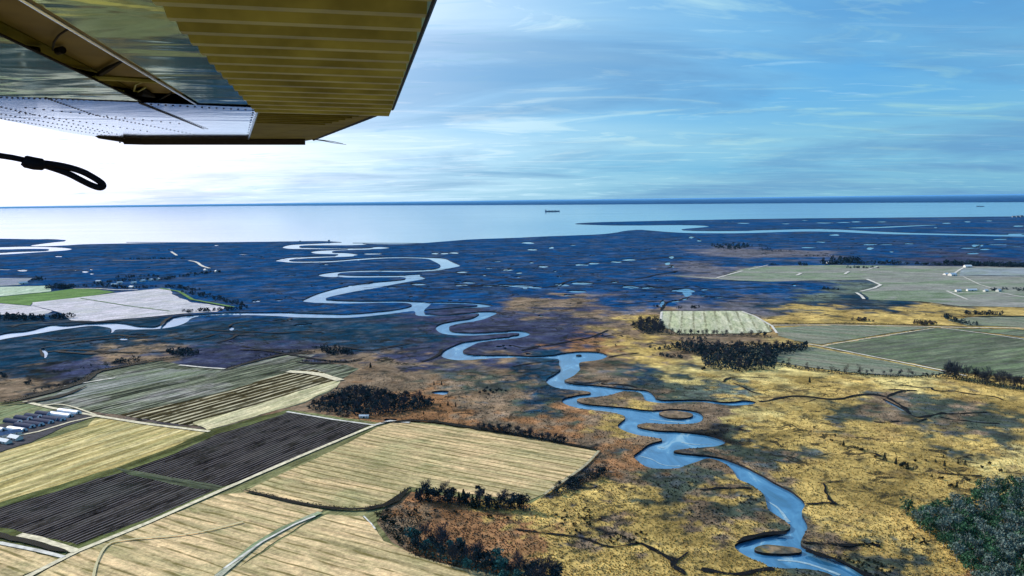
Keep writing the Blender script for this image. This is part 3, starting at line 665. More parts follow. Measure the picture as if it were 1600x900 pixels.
creek(A8([(0,290),(60,278),(150,265),(280,250)]), 4); creek(A8([(600,232),(700,212),(800,205)]), 4); creek(A8([(60,190),(100,178),(170,172)]), 6)
creek(A8([(600,378),(540,402),(700,400),(780,420)]), 4); creek(A8([(380,385),(440,395),(540,382),(640,370)]), 3)
creek(A8([(1320,385),(1350,358),(1450,352),(1600,360)]), 4); creek(A8([(1380,390),(1450,420),(1500,450),(1560,460)]), 3)
G_ = lambda p: crop(800, 300, p)
for L, w in [([(0,472),(160,468),(300,460),(420,452),(520,440),(640,440),(760,425),(900,416),(1020,400)], 9), ([(900,482),(990,474),(1000,455)], 8), ([(960,440),(1100,434),(1250,430)], 9),
             ([(150,600),(270,590),(330,562),(400,545)], 9), ([(380,565),(500,572),(700,577),(780,590),(900,598),(1150,604),(1300,606),(1460,598),(1600,592)], 9),
             ([(600,705),(800,692),(900,680),(1000,690),(1110,655)], 7), ([(930,740),(960,690),(1000,680)], 8), ([(1180,650),(1300,655),(1380,655),(1500,662),(1600,668)], 8),
             ([(1280,540),(1380,498),(1430,492)], 7), ([(100,365),(180,352),(250,352)], 8), ([(1000,290),(1060,276),(1120,275),(1180,300)], 9), ([(1540,350),(1600,366),(1700,370),(1800,368)], 12)]:
    creek(G_(L), w)
for L, w in [([(640,400),(760,392),(900,378),(980,365),(1160,360),(1250,358)], 7), ([(740,312),(850,308),(1000,304),(1200,304),(1330,296),(1500,295),(1600,272)], 8), ([(1100,190),(1180,180),(1300,180),(1420,172),(1600,168)], 12),
             ([(1240,375),(1330,390),(1480,392),(1600,378)], 7), ([(0,600),(100,610),(190,606),(225,585)], 6), ([(1150,720),(1120,760),(1180,690),(1260,740)], 0.1),
             ([(1030,860),(1100,840),(1150,810),(1160,780)], 5)]:
    if w > 1: creek(A5(L), w)
H_ = lambda p: crop(1200, 300, p)
for L, w in [([(500,335),(580,330),(640,320),(760,330),(860,328),(920,318)], 9), ([(1070,322),(1150,320),(1240,320),(1380,326),(1500,322)], 10), ([(330,235),(450,226),(640,218),(760,210)], 14), ([(680,365),(770,374)], 9),
             ([(1200,350),(1300,345),(1330,330)], 10)]:
    creek(H_(L), w)
for L, w in [([(0,285),(100,285),(160,292),(300,292),(420,285),(520,290)], 9), ([(540,280),(640,268),(760,266)], 9), ([(250,775),(330,762),(430,745),(540,728),(660,715),(760,712),(900,690)], 5), ([(250,782),(270,830)], 5),
             ([(1430,640),(1450,620),(1600,600)], 6), ([(1340,740),(1440,720),(1480,690)], 6), ([(0,600+10),(100,607),(200,600)], 4)]:
    creek(AF(L), w)
rr = random.Random(31)
for i in range(70):
    x = rr.uniform(0, 1500); y = rr.uniform(392, 465) if i % 3 else rr.uniform(505, 552)
    if (x < 420 and 415 < y < 500) or (x > 1100 and y > 400) or (y > 500 and x > 640): continue
    p = [(x, y)]; sx = rr.uniform(18, 40)*(y-300)/130; dy = 0
    for j in range(rr.randint(3, 6)): dy = rr.uniform(-1, 1)*0.035*(y-300); x += sx*rr.uniform(.4, 1); p.append((x, p[-1][1]+dy))
    creek(p, rr.uniform(3.5, 8), it=3)
ditch = lambda p, w, it=1: creek(p, w, M_verge, it, 0.4, 'ditch')
ditch([(380,765),(440,780),(505,793),(565,796),(600,788)], (3,5)); ditch([(568,797),(610,787),(640,762)], 6)
ditch([(0,640-10),(30,624),(90,608),(130,596),(150,580),(175,575),(250,561),(300,557)], (14,9))
ditch([(350,577),(400,563),(445,552),(492,551)], 9); ditch([(460,564),(480,567),(540,567)], 9)
ditch([(595,660),(660,655),(740,668),(830,682),(880,692),(935,702)], 7)
ditch([(1205,506.5),(1320,505),(1430,508),(1540,510.5)], 7); ditch([(1330,454),(1360,452),(1375,447)], 8); ditch([(1290,452),(1345,452)], 10)
ditch([(1034,485),(1160,485)], 6); ditch([(1500,430),(1900,434)], 9); ditch([(1480,494),(1560,494),(1900,492)], 10)
ditch(AF([(0,640),(200,618),(440,610),(600,612),(900,592),(1150,565),(1240,560)]), 8)
ditch(AF([(1000,640),(1030,600),(1080,575)]), 8)
ditch(crop(0,540,[(0,370),(200,350),(400,310),(540,250)]), 12)
ditch(crop(0,675,[(-200,600),(0,640),(60,660),(180,680),(300,720),(420,745)]), 6)

M_silt = mat('silt_under_shallow_water', (0.22, 0.33, 0.40), .5, spec=.3, var=.3, scale=.3)
for L_, w_ in [(A6([(800,150),(840,160),(880,172),(930,203),(1000,214),(1050,212)]), 1.6), (A8([(480,557),(560,566),(660,580)]), 2.0), (AD([(-60,400),(10,440),(60,470),(100,520),(128,562)]), 2.2), (AD([(60,800),(200,808),(330,848),(450,893)]), 2.6), (A8([(860,620),(950,632),(1080,640)]), 2.4), (A8([(1060,765),(1150,780),(1250,775)]), 1.8), (A8([(920,792),(950,800)]), 3)]:
    cz[0] += .004; ribbon('silt_bar', L_, w_, M_silt, 0.12+(cz[0]-3)*.05, 2, .6)
# ------------------------------------------------------------------ trees
M_bark = mat('dark_bark', (0.050, 0.045, 0.045), var=0.3, scale=0.5)
M_barkp = mat('pale_bark', (0.30, 0.29, 0.26), var=0.3, scale=0.5)
M_twig = mat('bare_twigs', (0.040, 0.045, 0.060), var=0.4, scale=0.3)
M_twigb = mat('bare_twigs_brown', (0.075, 0.062, 0.05), var=0.4, scale=0.3)
M_ever = mat('evergreen_needles', (0.018, 0.030, 0.022), var=0.5, scale=0.4)
M_blueg = mat('blue_green_needles', (0.032, 0.105, 0.105), var=0.5, scale=0.3)
M_gg = mat('grey_green_crown', (0.036, 0.092, 0.048), var=0.55, scale=0.12)
M_gg2 = mat('grey_twig_crown', (0.105, 0.150, 0.135), var=0.4, scale=0.2)
M_shrub = mat('dark_shrub', (0.020, 0.026, 0.018), var=0.6, scale=0.3)
M_navy = mat('dark_wood_crown', (0.016, 0.032, 0.040), var=0.6, scale=0.1)

def card(mb, c, size, rr, aspect=1.0, m=0):
    d = Vector((rr.gauss(0, 1), rr.gauss(0, 1), rr.gauss(0, 1))).normalized(); e = d.orthogonal().normalized()
    e = Matrix.Rotation(rr.random()*6.28, 3, d) @ e; f = d.cross(e)*aspect
    c = Vector(c); s = size
    mb.add([c-e*s-f*s*.6, c+e*s*.7-f*s*.5, c+e*s*.5+f*s*.8, c-e*s*.6+f*s*.6], [(0, 1, 2, 3)], m)
def sliver(mb, p, d, L, w, rr, m=0):
    d = Vector(d).normalized(); s = d.orthogonal().normalized(); s = Matrix.Rotation(rr.random()*6.28, 3, d) @ s
    p = Vector(p); mb.add([p-s*w, p+s*w, p+d*L], [(0, 1, 2)], m)
def trunk_mb(h, r, rr, limbs=7, spread=0.3, start=0.35):
    mb = MB(); pts = [(rr.uniform(-.02, .02)*h*i, rr.uniform(-.02, .02)*h*i, h*i/5) for i in range(5)]
    mb.tube([(p[0], p[1], p[2]-(0.3 if i == 0 else 0)) for i, p in enumerate(pts)], [r*(1-0.17*i) for i in range(5)], 6)
    tips = []
    for k in range(limbs):
        f = start+(0.80-start)*k/max(1, limbs-1); b = Vector(pts[min(4, int(f*5))]); b.z = f*h*0.98
        if b.z > pts[-1][2]: b = Vector(pts[-1])
        an = k*2.4+rr.random(); L = h*spread*rr.uniform(.7, 1.1)
        d = Vector((math.cos(an), math.sin(an), rr.uniform(.5, 1.2))).normalized()
        e = b+d*L; mid = b+d*L*.5+Vector((0, 0, -L*.06)); mb.tube([b, mid, e], [r*.38, r*.25, r*.1], 4, cap=False); tips.append((b, mid, e))
    return mb, tips
def bare_tree(seed, h=13, dense=520, mt=None):
    rr = random.Random(seed); root = empty('bare_tree', (0, 0, 0))
    mb, tips = trunk_mb(h, 0.30, rr, 9, 0.36, 0.30); tr = mb.build('trunk', M_bark, root)
    tw = MB()
    for i in range(dense):
        b, m, e = rr.choice(tips); t = rr.random(); p = b.lerp(e, 0.3+0.8*t)
        p = p+Vector((rr.gauss(0, 1), rr.gauss(0, 1), rr.gauss(0, .7)))*h*0.07
        d = Vector((p.x, p.y, (p.z-h*.4)*.9+rr.uniform(0, 3)))+Vector((rr.gauss(0, 1.2), rr.gauss(0, 1.2), rr.gauss(0, 1)))
        sliver(tw, p, d, rr.uniform(1.2, 2.8), rr.uniform(0.08, 0.18), rr)
    tw.build('crown', mt or M_twig, root); return root
def woodland_tree(seed, h=13, m=None, n=420, name='woodland_tree', tm=None, flat_=0.42, size=(0.35, 0.85)):
    rr = random.Random(seed); root = empty(name, (0, 0, 0))
    mb, tips = trunk_mb(h, 0.28, rr, 7, 0.34, 0.35); mb.build('trunk', tm or M_barkp, root)
    cr_ = MB(); lobes = [(Vector((math.cos(a)*h*.22*rr.uniform(.3, 1.2), math.sin(a)*h*.22*rr.uniform(.3, 1.2), h*rr.uniform(.40, .86))), h*rr.uniform(.14, .23)) for a in [rr.random()*6.28 for _ in range(9)]]
    for i in range(n):
        c, r = rr.choice(lobes); v = Vector((rr.gauss(0, 1), rr.gauss(0, 1), rr.gauss(0, 1))).normalized()*r*rr.uniform(.55, 1.1)
        v.z *= .8
        if rr.random() < .45: sliver(cr_, c+v, v+Vector((0, 0, 1)), rr.uniform(.9, 1.9), rr.uniform(.07, .16), rr)
        else: card(cr_, c+v, rr.uniform(*size), rr)
    cr_.build('crown', m or M_gg, root); return root
def cedar(seed, h=9, m=None, n=330):
    rr = random.Random(seed); root = empty('cedar_tree', (0, 0, 0)); mb = MB(); mb.tube([(0, 0, -.3), (0, 0, h*.9)], [.2, .05], 6); mb.build('trunk', M_bark, root)
    cr_ = MB(); R = h*rr.uniform(.2, .28)
    for i in range(n):
        f = rr.random()**1.35; z = h*(.06+.94*f); r = R*(1-f)**.75*rr.uniform(.55, 1.1)*(1+.28*math.sin(f*23+seed)); a = rr.random()*6.28
        card(cr_, (math.cos(a)*r, math.sin(a)*r, z), rr.uniform(.3, .7), rr)
    cr_.build('crown', m or M_ever, root); return root
def shrub(seed, h=2.6, m=None, n=170):
    rr = random.Random(seed); root = empty('shrub', (0, 0, 0)); mb = MB()
    for k in range(4):
        a = rr.random()*6.28; mb.tube([(0, 0, -.2), (math.cos(a)*h*.2, math.sin(a)*h*.2, h*.6)], [.08, .03], 4)
    mb.build('stem', M_bark, root); cr_ = MB()
    lobes = [((rr.uniform(-.5, .5)*h, rr.uniform(-.5, .5)*h, h*rr.uniform(.3, .7)), h*rr.uniform(.25, .42)) for _ in range(5)]
    for i in range(n):
        c, r = rr.choice(lobes); v = Vector((rr.gauss(0, 1), rr.gauss(0, 1), rr.gauss(0, 1))).normalized()*r*rr.uniform(.4, 1.05); p = Vector(c)+v
        p.z = max(.1, p.z); card(cr_, p, rr.uniform(.22, .45), rr)
    cr_.build('foliage', m or M_shrub, root); return root
protos = dict(bare=[bare_tree(s, 13) for s in range(4)], bareb=[bare_tree(s+20, 12, 200, M_twigb) for s in range(3)],
              wood=[woodland_tree(s+40, 13, M_gg) for s in range(4)]+[woodland_tree(s+50, 14, M_gg2, 380) for s in range(3)],
              navy=[woodland_tree(s+60, 12, M_navy, 400, 'dark_tree', M_bark) for s in range(4)],
              blueg=[woodland_tree(s+70, 11, M_blueg, 400, 'dark_tree', M_bark) for s in range(3)],
              cedar=[cedar(s+1) for s in range(4)], shrub=[shrub(s+5) for s in range(5)], under=[shrub(s+15, 3.4, M_navy, 190) for s in range(3)])
used = set()
RT = random.Random(5)
def plant(kind, px, py, sc=1.0, label='', group='', cat='tree', world=None):
    p = RT.choice(protos[kind])
    if p in used: o = copy_tree(p)
    else: o = p; used.add(p)
    w = world if world is not None else at(px, py, LZ)
    s = sc*RT.uniform(.8, 1.2); o.location = (float(w[0]), float(w[1]), LZ+(.3 if cat == 'tree' else .2)); o.rotation_euler = (0, 0, RT.random()*6.28); o.scale = (s*RT.uniform(.9, 1.15), s*RT.uniform(.9, 1.15), s)
    tag(o, label, cat, group); return o
def inside(poly, n, mind=3.0, tries=60):
    w = np.array(to_world(poly, LZ)); mn, mx = w.min(0), w.max(0); pts = []
    for _ in range(n*tries):
        if len(pts) >= n: break
        p = np.array([RT.uniform(mn[0], mx[0]), RT.uniform(mn[1], mx[1])])
        if all((p-q)@(p-q) > mind*mind for q in pts) and pip([p], w)[0]: pts.append(p)
    return pts
def along(pts, n, spread=0):
    w = [np.array(at(x, y, LZ)[:2]) for x, y in pts]; L = [np.linalg.norm(b-a) for a, b in zip(w, w[1:])]; T = sum(L); out = []
    for i in range(n):
        s = T*(i+RT.uniform(.2, .8))/n; k = 0
        while k < len(L)-1 and s > L[k]: s -= L[k]; k += 1
        out.append(w[k]+(w[k+1]-w[k])*min(1, s/L[k])+np.array([RT.gauss(0, 1), RT.gauss(0, 1)])*spread)
    return out
def grove(kinds, pts, sc, label, group, cat='tree'):
    for p in pts: plant(RT.choice(kinds), 0, 0, sc, label, group, cat, world=(p[0], p[1], LZ))

# right bottom wood
grove(['wood'], inside([(1412,806),(1470,800),(1520,780),(1600,757),(1660,745),(1680,800),(1680,980),(1570,980),(1540,930),(1480,862),(1440,828)], 260, 5.5), 1.0,
      'grey-green woodland tree with a pale trunk in the dense wood at the lower right', 'trees of the dense grey-green wood')
# middle dark wood
grove(['navy', 'navy', 'bare'], inside([(478,640),(530,618),(560,612),(620,622),(680,630),(672,640),(620,648),(575,654),(520,648)], 62, 7), .95,
      'dark leafless tree in the wood between the striped farm fields and the rusty marsh', 'trees of the dark wood beside the farm fields')
grove(['bare', 'navy', 'navy', 'cedar'], along([(650,782),(700,784),(760,792),(828,795)], 36, 4), 1.05,
      'bare or dark tree in the row below the big tan mown field', 'tree row below the tan mown field')
grove(['bareb', 'navy'], along([(868,775),(900,757),(925,748),(945,735)], 18, 4), .62,
      'low dark tree in the hedge at the right-hand corner of the tan mown field', 'hedge trees at the corner of the tan field')
grove(['blueg', 'navy', 'blueg', 'bare'], inside([(640,842),(680,850),(730,868),(800,885),(870,905),(900,960),(850,960),(760,905),(690,880),(645,862)], 60, 5), 1.05,
      'teal-green tree in the thicket between the bottom field and the orange marsh', 'thicket trees beside the bottom field')
grove(['navy', 'bare'], along([(750,670),(790,675),(830,684),(885,692)], 30, 4), .62, 'dark tree in the hedge above the top edge of the tan mown field', 'hedge trees above the tan field')
grove(['navy', 'navy', 'bare'], inside([(1048,545),(1090,538),(1150,542),(1260,540),(1262,548),(1215,558),(1210,578),(1150,582),(1100,575),(1095,558)], 70, 8), .95,
      'dark tree in the wood below the small striped plot', 'trees of the dark wood below the striped plot')
grove(['bare', 'bare', 'navy'], inside([(984,512),(1000,505),(1030,500),(1040,515),(1035,522),(1005,522)], 26, 7), 1.0, 'bare tree in the clump at the left end of the small striped plot', 'clump left of the striped plot')
grove(['bare', 'navy', 'bareb'], along([(1040,523),(1100,524),(1150,525),(1205,528)], 24, 4), .8, 'bare tree in the row along the lower edge of the striped plot', 'tree row below the striped plot')
grove(['bare'], along([(1465,588),(1500,592),(1540,600),(1600,610),(1680,622)], 34, 6), 1.35, 'tall bare tree in the belt at the right edge above the golden marsh', 'tall bare tree belt')
grove(['navy', 'bare'], along([(1190,566),(1250,577),(1300,582),(1380,586),(1465,590)], 26, 3), .5, 'small bare tree in the thin hedge between the sage field and the golden marsh', 'thin hedge above the golden marsh')
for (x, y, s) in [(1300,584,.9),(1322,584,.95),(1344,586,.95),(1420,587,.8),(1260,576,.8),(1232,569,.9)]:
    plant('bareb', x, y, s, 'taller bare tree standing out of the thin hedge above the golden marsh', 'taller trees in the thin hedge')
# cedars and pines on the golden marsh
CD = [(1215,745+0,0)]
for (x, y, s) in [(1300,690,.45),(1318,697,.6),(1335,701,.5),(1345,704,.6),(1368,715,.45),(1382,720,.8),(1400,726,.8),(1412,730,.75),(1418,734,.8),(1430,722,.5),(1447,721,.4),(1462,723,.4),(1476,729,.6),(1474,716,.45),(1497,725,.6),(1508,727,.55),(1534,732,.5),(1545,726,.55),(1562,737,.55),(1456,746,.5),(1470,749,.5),(1485,760,.6),(1495,762,.65),(1512,752,.55),(1530,757,.6),(1305,682,.4)]:
    plant('cedar' if RT.random() < .35 else 'shrub', x, y, s*(.9 if y else 1)*(1.0 if RT.random() < .5 else 1.1)*(1.0), 'dark evergreen in the straggling line across the golden marsh above the lower right wood', 'evergreens straggling across the golden marsh') 
for o in [o for o in COL.objects if o.get('group') == 'evergreens straggling across the golden marsh' and o.name.startswith('shrub')]: o.scale = tuple(v*2.4 for v in o.scale)
plant('bareb', 1414, 806, .45, 'small lone tree at the left tip of the grey-green wood'); plant('cedar', 1417, 828, .42, 'small dark cedar standing alone on the golden marsh left of the grey-green wood')
plant('cedar', 1265, 598, .95, 'lone dark cedar on the golden marsh below the dark wood'); plant('cedar', 579, 575, .85, 'lone dark cedar on rusty ground above the dark wood'); plant('shrub', 1098, 578, 2.2, 'dark bush on pale marsh at the left foot of the dark wood', cat='shrub')
for (x, y, s, t) in [(650,800,1,0),(680,798,.8,0),(712,802,.8,0),(745,806,.7,0),(765,809,1,0),(795,812,.9,0),(640,806,1,0),(668,806,.8,0),(600,812,1.4,0),(615,820,1.4,0),(628,830,1.4,0),(605,800,1.2,0),(622,845,1.3,0),(592,806,1,0)]:
    plant('shrub', x, y, s*1.1, 'dark bush on the orange marsh below the tree row of the tan field', 'bushes on the orange marsh', 'shrub')
grove(['shrub'], inside([(1230,676),(1290,680),(1280,690),(1240,690)], 3, 3), .5, 'low dark bush on the golden marsh', 'low bushes', 'shrub')
grove(['cedar', 'shrub'], [at(x, y, LZ) for x, y in [(688,636),(700,634),(705,637),(712,636),(662,648),(678,602),(721,608),(690,602),(760,622),(730,606)]], .55, 'small evergreen on the rusty marsh right of the dark wood', 'small evergreens right of the dark wood')
grove(['navy'], inside([(742,612),(760,610),(795,614),(790,621),(750,620)], 12, 5), .5, 'dark tree in the little copse on rusty marsh', 'little copse on the rusty marsh')
# tall reed-dark bushes lying on the marsh in the foreground
SB = []
for (poly, n, s) in [(A6([(270,520),(400,470),(520,480),(560,560),(540,640),(380,620),(280,560)]), 26, .7), (A6([(600,620),(860,630),(840,700),(600,700)]), 16, .7), (A6([(900,340),(1180,230),(1320,200),(1180,350),(960,420)]), 26, .5), (A6([(1400,390),(1570,400),(1570,460),(1420,450)]), 14, .6),
                     (A6([(1050,470),(1450,480),(1480,510),(1180,600),(1060,500)]), 20, .5), (AD([(900,660),(1020,680),(1010,710),(900,695)]), 6, .8), (AD([(560,690),(730,700),(700,730),(560,715)]), 8, .7), (AD([(420,790),(600,800),(790,850),(760,930),(600,880)]), 22, .7), (AD([(20,210),(210,215),(190,235),(30,230)]), 6, .5)]:
    SB += [(p, s) for p in inside(poly, n, 2.5)]
for p, s in SB: plant('shrub', 0, 0, s, 'low dark marsh bush in the golden reeds near the river', 'low dark bushes in the golden reeds', 'shrub', world=p)

# far woods: read as single dark masses -> one object each, kind stuff
def undergrowth(poly, dens, h, m, size=(.4, 1.1), buf=0):
    w = np.array(to_world(poly, LZ)); mn, mx = w.min(0), w.max(0); A = float(np.prod(mx-mn)); rr = random.Random(len(COL.objects))
    q = np.array([[rr.uniform(mn[0], mx[0]), rr.uniform(mn[1], mx[1])] for _ in range(int(min(A*dens, 60000)))]); q = q[pip(q, w)]
    mb = MB()
    for p in q:
        k = .55+.45*(noise.noise(Vector((p[0]/11, p[1]/11, 2)))+.5)
        card(mb, (p[0], p[1], LZ+max(.3, h*k*rr.random()**.6)), rr.uniform(*size), rr)
    return tag(mb.build('undergrowth', m), kind='stuff')
def strip(pts, w):      # a band of ground round a traced line, w metres wide, back in photo pixels
    q = [np.array(at(x, y, LZ)[:2]) for x, y in pts]; L_, R__ = [], []
    for i, p in enumerate(q):
        d = q[min(i+1, len(q)-1)]-q[max(i-1, 0)]; d = d/np.linalg.norm(d); n = np.array([-d[1], d[0]])*w/2; L_.append(p+n); R__.append(p-n)
    px, py, _ = project(np.array([[*p, LZ] for p in L_+R__[::-1]])); return list(zip(px, py))
W_R = [(1412,806),(1470,800),(1520,780),(1600,757),(1700,735),(1760,800),(1720,920),(1690,1010),(1580,1010),(1540,930),(1480,862),(1440,828)]
undergrowth(W_R, .55, 8, M_gg, (.45, 1.2))
undergrowth([(478,640),(530,612),(560,606),(620,620),(680,630),(672,640),(620,648),(575,654),(520,648)], .35, 9, M_navy, (.6, 1.5))
undergrowth([(1048,545),(1090,538),(1150,542),(1262,541),(1262,548),(1215,558),(1210,578),(1150,582),(1100,575),(1095,558)], .25, 10, M_navy, (.7, 1.8))
undergrowth([(984,512),(1000,503),(1032,500),(1040,515),(1035,524),(1005,523)], .2, 8, M_navy, (.7, 1.6))
undergrowth([(640,842),(680,850),(730,868),(800,885),(870,905),(900,960),(850,960),(760,905),(690,880),(645,862)], .55, 6, M_blueg, (.4, 1.0))
for pts, w, h in [([(380,765),(440,780),(505,793),(565,796),(600,788)], 7, 1.2), ([(568,797),(610,787),(640,762)], 6, 2), ([(0,632),(30,624),(90,608),(130,596),(150,580),(175,575),(250,561),(300,557)], 12, 2.5), ([(350,577),(400,563),(445,552),(492,551)], 8, 2),
                  ([(595,662),(660,657),(740,669),(830,684),(880,694),(935,704)], 7, 2), ([(590,800),(605,828),(630,850),(660,868),(720,888)], 9, 2.5), ([(1205,506.5),(1320,505),(1430,508)], 6, 2)]:
    undergrowth(strip(pts, w), .5, h, M_shrub, (.3, .8))
undergrowth([(595,802),(640,795),(660,812),(650,845),(625,852),(600,830)], .5, 2.5, M_shrub, (.3, .8))
for pts, w, h, m, dn in [([(648,780),(700,784),(760,792),(830,796)], 14, 5, M_navy, .7), ([(868,775),(900,757),(925,748),(945,735)], 14, 6, M_navy, .7), ([(750,670),(790,675),(830,684),(885,692)], 16, 5, M_navy, .6),
                     ([(1465,588),(1500,592),(1540,600),(1600,610),(1680,622)], 26, 6, M_navy, .5), ([(1190,566),(1250,577),(1300,583),(1380,588),(1465,590)], 12, 3.5, M_navy, .5), ([(1040,523),(1100,524),(1150,525),(1205,528)], 16, 5, M_navy, .4)]:
    undergrowth(strip(pts, w), dn, h, m, (.4, 1.0))
def far_wood(px_list, h, n, m, spread=8.0, name='far_wood', poly=False):
    mb = MB(); pts = inside(px_list, n, 3) if poly else along(px_list, n, spread)
    for p in pts:
        hh = h*RT.uniform(.5, 1.15); r = hh*RT.uniform(.35, .6)
        for k in range(26):
            v = Vector((RT.gauss(0, 1), RT.gauss(0, 1), RT.gauss(0, 1))).normalized()*RT.uniform(.5, 1)
            card(mb, (p[0]+v.x*r, p[1]+v.y*r, LZ+max(.3, hh*.5+v.z*hh*.5)), hh*.16, RT)
    return tag(mb.build(name, m), kind='stuff')
far_wood(AF([(0,590),(60,600),(100,590),(180,605),(260,600)]), 14, 46, M_navy, 10)
far_wood(AF([(325,590),(415,590)]), 13, 16, M_navy, 8)
far_wood(AF([(310,405),(455,402)]), 16, 30, M_navy, 12); far_wood(AF([(200,352),(275,352)]), 14, 12, M_navy, 10)
far_wood(AF([(520,392),(640,385),(750,400),(850,405),(960,395),(1010,392)]), 9, 60, M_navy, 10)
far_wood(AF([(600,372),(740,360),(900,350),(1010,350),(1130,330),(1270,310),(1380,300)]), 9, 120, M_navy, 16)
far_wood(AF([(740,338),(900,328),(1000,330)]), 9, 26, M_navy, 12); far_wood(AF([(780,222),(900,220),(980,216),(1060,222),(1170,216)]), 9, 44, M_navy, 12); far_wood(AF([(940,172),(1100,164)]), 9, 6, M_navy, 12)
far_wood(AF([(1045,392),(1120,398),(1200,415),(1260,412)]), 9, 34, M_navy, 8); far_wood(AF([(1160,430),(1260,445),(1340,465),(1400,480),(1470,500),(1530,520)]), 9, 64, M_navy, 8)
far_wood(AF([(1160,552),(1240,548),(1330,545),(1440,538),(1530,528)]), 10, 46, M_navy, 7)
far_wood(AF([(1040,800),(1100,795),(1200,795),(1250,812),(1200,825),(1060,822)]), 8, 44, M_navy, 6, poly=True)
far_wood(AF([(680,880),(740,865),(800,860),(870,850)]), 7, 22, M_navy, 5); far_wood(crop(0,540,[(0,190),(40,200)]), 8, 6, M_navy, 4); far_wood(crop(0,540,[(150,240),(185,245)]), 8, 4, M_navy, 1)
far_wood(crop(0,540,[(200,290),(300,270),(420,240),(520,215)]), 4, 20, M_navy, 4); far_wood(crop(0,540,[(430,160),(300,170),(570,130)]), 4, 8, M_navy, 5)
far_wood(A5([(400,790),(470,775),(560,785),(610,810),(590,825),(450,820)]), 8, 50, M_navy, 6, poly=True); far_wood(A5([(350,775),(430,770)]), 5, 8, M_navy, 3)
far_wood(A5([(250,860),(350,862),(480,866),(620,860)]), 4, 26, M_navy, 3); far_wood(A5([(0,835),(150,805),(260,800),(370,800)]), 3.5, 26, M_navy, 3)
far_wood(G_([(1220,340),(1300,330),(1470,335),(1480,350),(1380,365),(1300,358)]), 16, 60, M_navy, 8, poly=True); far_wood(G_([(1480,345),(1560,330),(1600,365),(1750,368)]), 8, 30, M_navy, 14)
far_wood(H_([(345,450),(400,455),(470,452)]), 17, 22, M_navy, 12); far_wood(H_([(205,460),(245,460)]), 14, 8, M_navy, 6); far_wood(H_([(400,430),(510,425),(520,448),(640,452),(700,450),(820,455)]), 17, 80, M_navy, 18)
far_wood(H_([(500,476),(650,478)]), 9, 20, M_navy, 8); far_wood(H_([(910,452),(1000,456),(1130,458)]), 10, 50, M_navy, 14); far_wood(H_([(1130,452),(1240,455),(1300,462),(1400,463),(1500,466),(1620,470)]), 17, 120, M_navy, 20)
far_wood(H_([(1620,470),(2400,480)]), 17, 100, M_navy, 30); far_wood(H_([(0,455),(70,460)]), 8, 8, M_navy, 8)
far_wood(H_([(330,606),(430,612)]), 7, 14, M_navy, 6); far_wood(H_([(0,370),(180,370)]), 6, 20, M_navy, 10); far_wood(H_([(250,402),(430,402)]), 7, 22, M_navy, 10)
far_wood(H_([(545,805),(630,808)]), 9, 16, M_twigb, 6); far_wood(H_([(920,825),(1030,828)]), 9, 22, M_twigb, 5); far_wood(H_([(1100,775),(1150,800),(1200,820),(1290,835)]), 8, 40, M_navy, 6)
far_wood(H_([(1225,765),(1300,765),(1390,768),(1450,770)]), 9, 30, M_navy, 6); far_wood(H_([(1460,620),(1480,612),(1510,605),(1545,605),(1580,622),(1600,610)]), 8, 20, M_navy, 5)
far_wood(H_([(1410,618),(1430,620)]), 10, 6, M_navy, 4); far_wood(G_([(1030,728),(1060,728)]), 7, 6, M_navy, 4); far_wood(G_([(1120,728),(1160,726)]), 8, 7, M_navy, 4); far_wood(G_([(880,715),(920,720)]), 6, 6, M_navy, 4)
far_wood(A8([(880,180),(950,190),(1020,170),(1100,130),(1200,120)]), 7, 40, M_navy, 6); far_wood(A8([(905,220),(1000,232),(1070,235)]), 6, 22, M_navy, 5)
far_wood(H_([(1480,440),(1500,438),(1590,440)]), 5, 2, M_navy, 2)

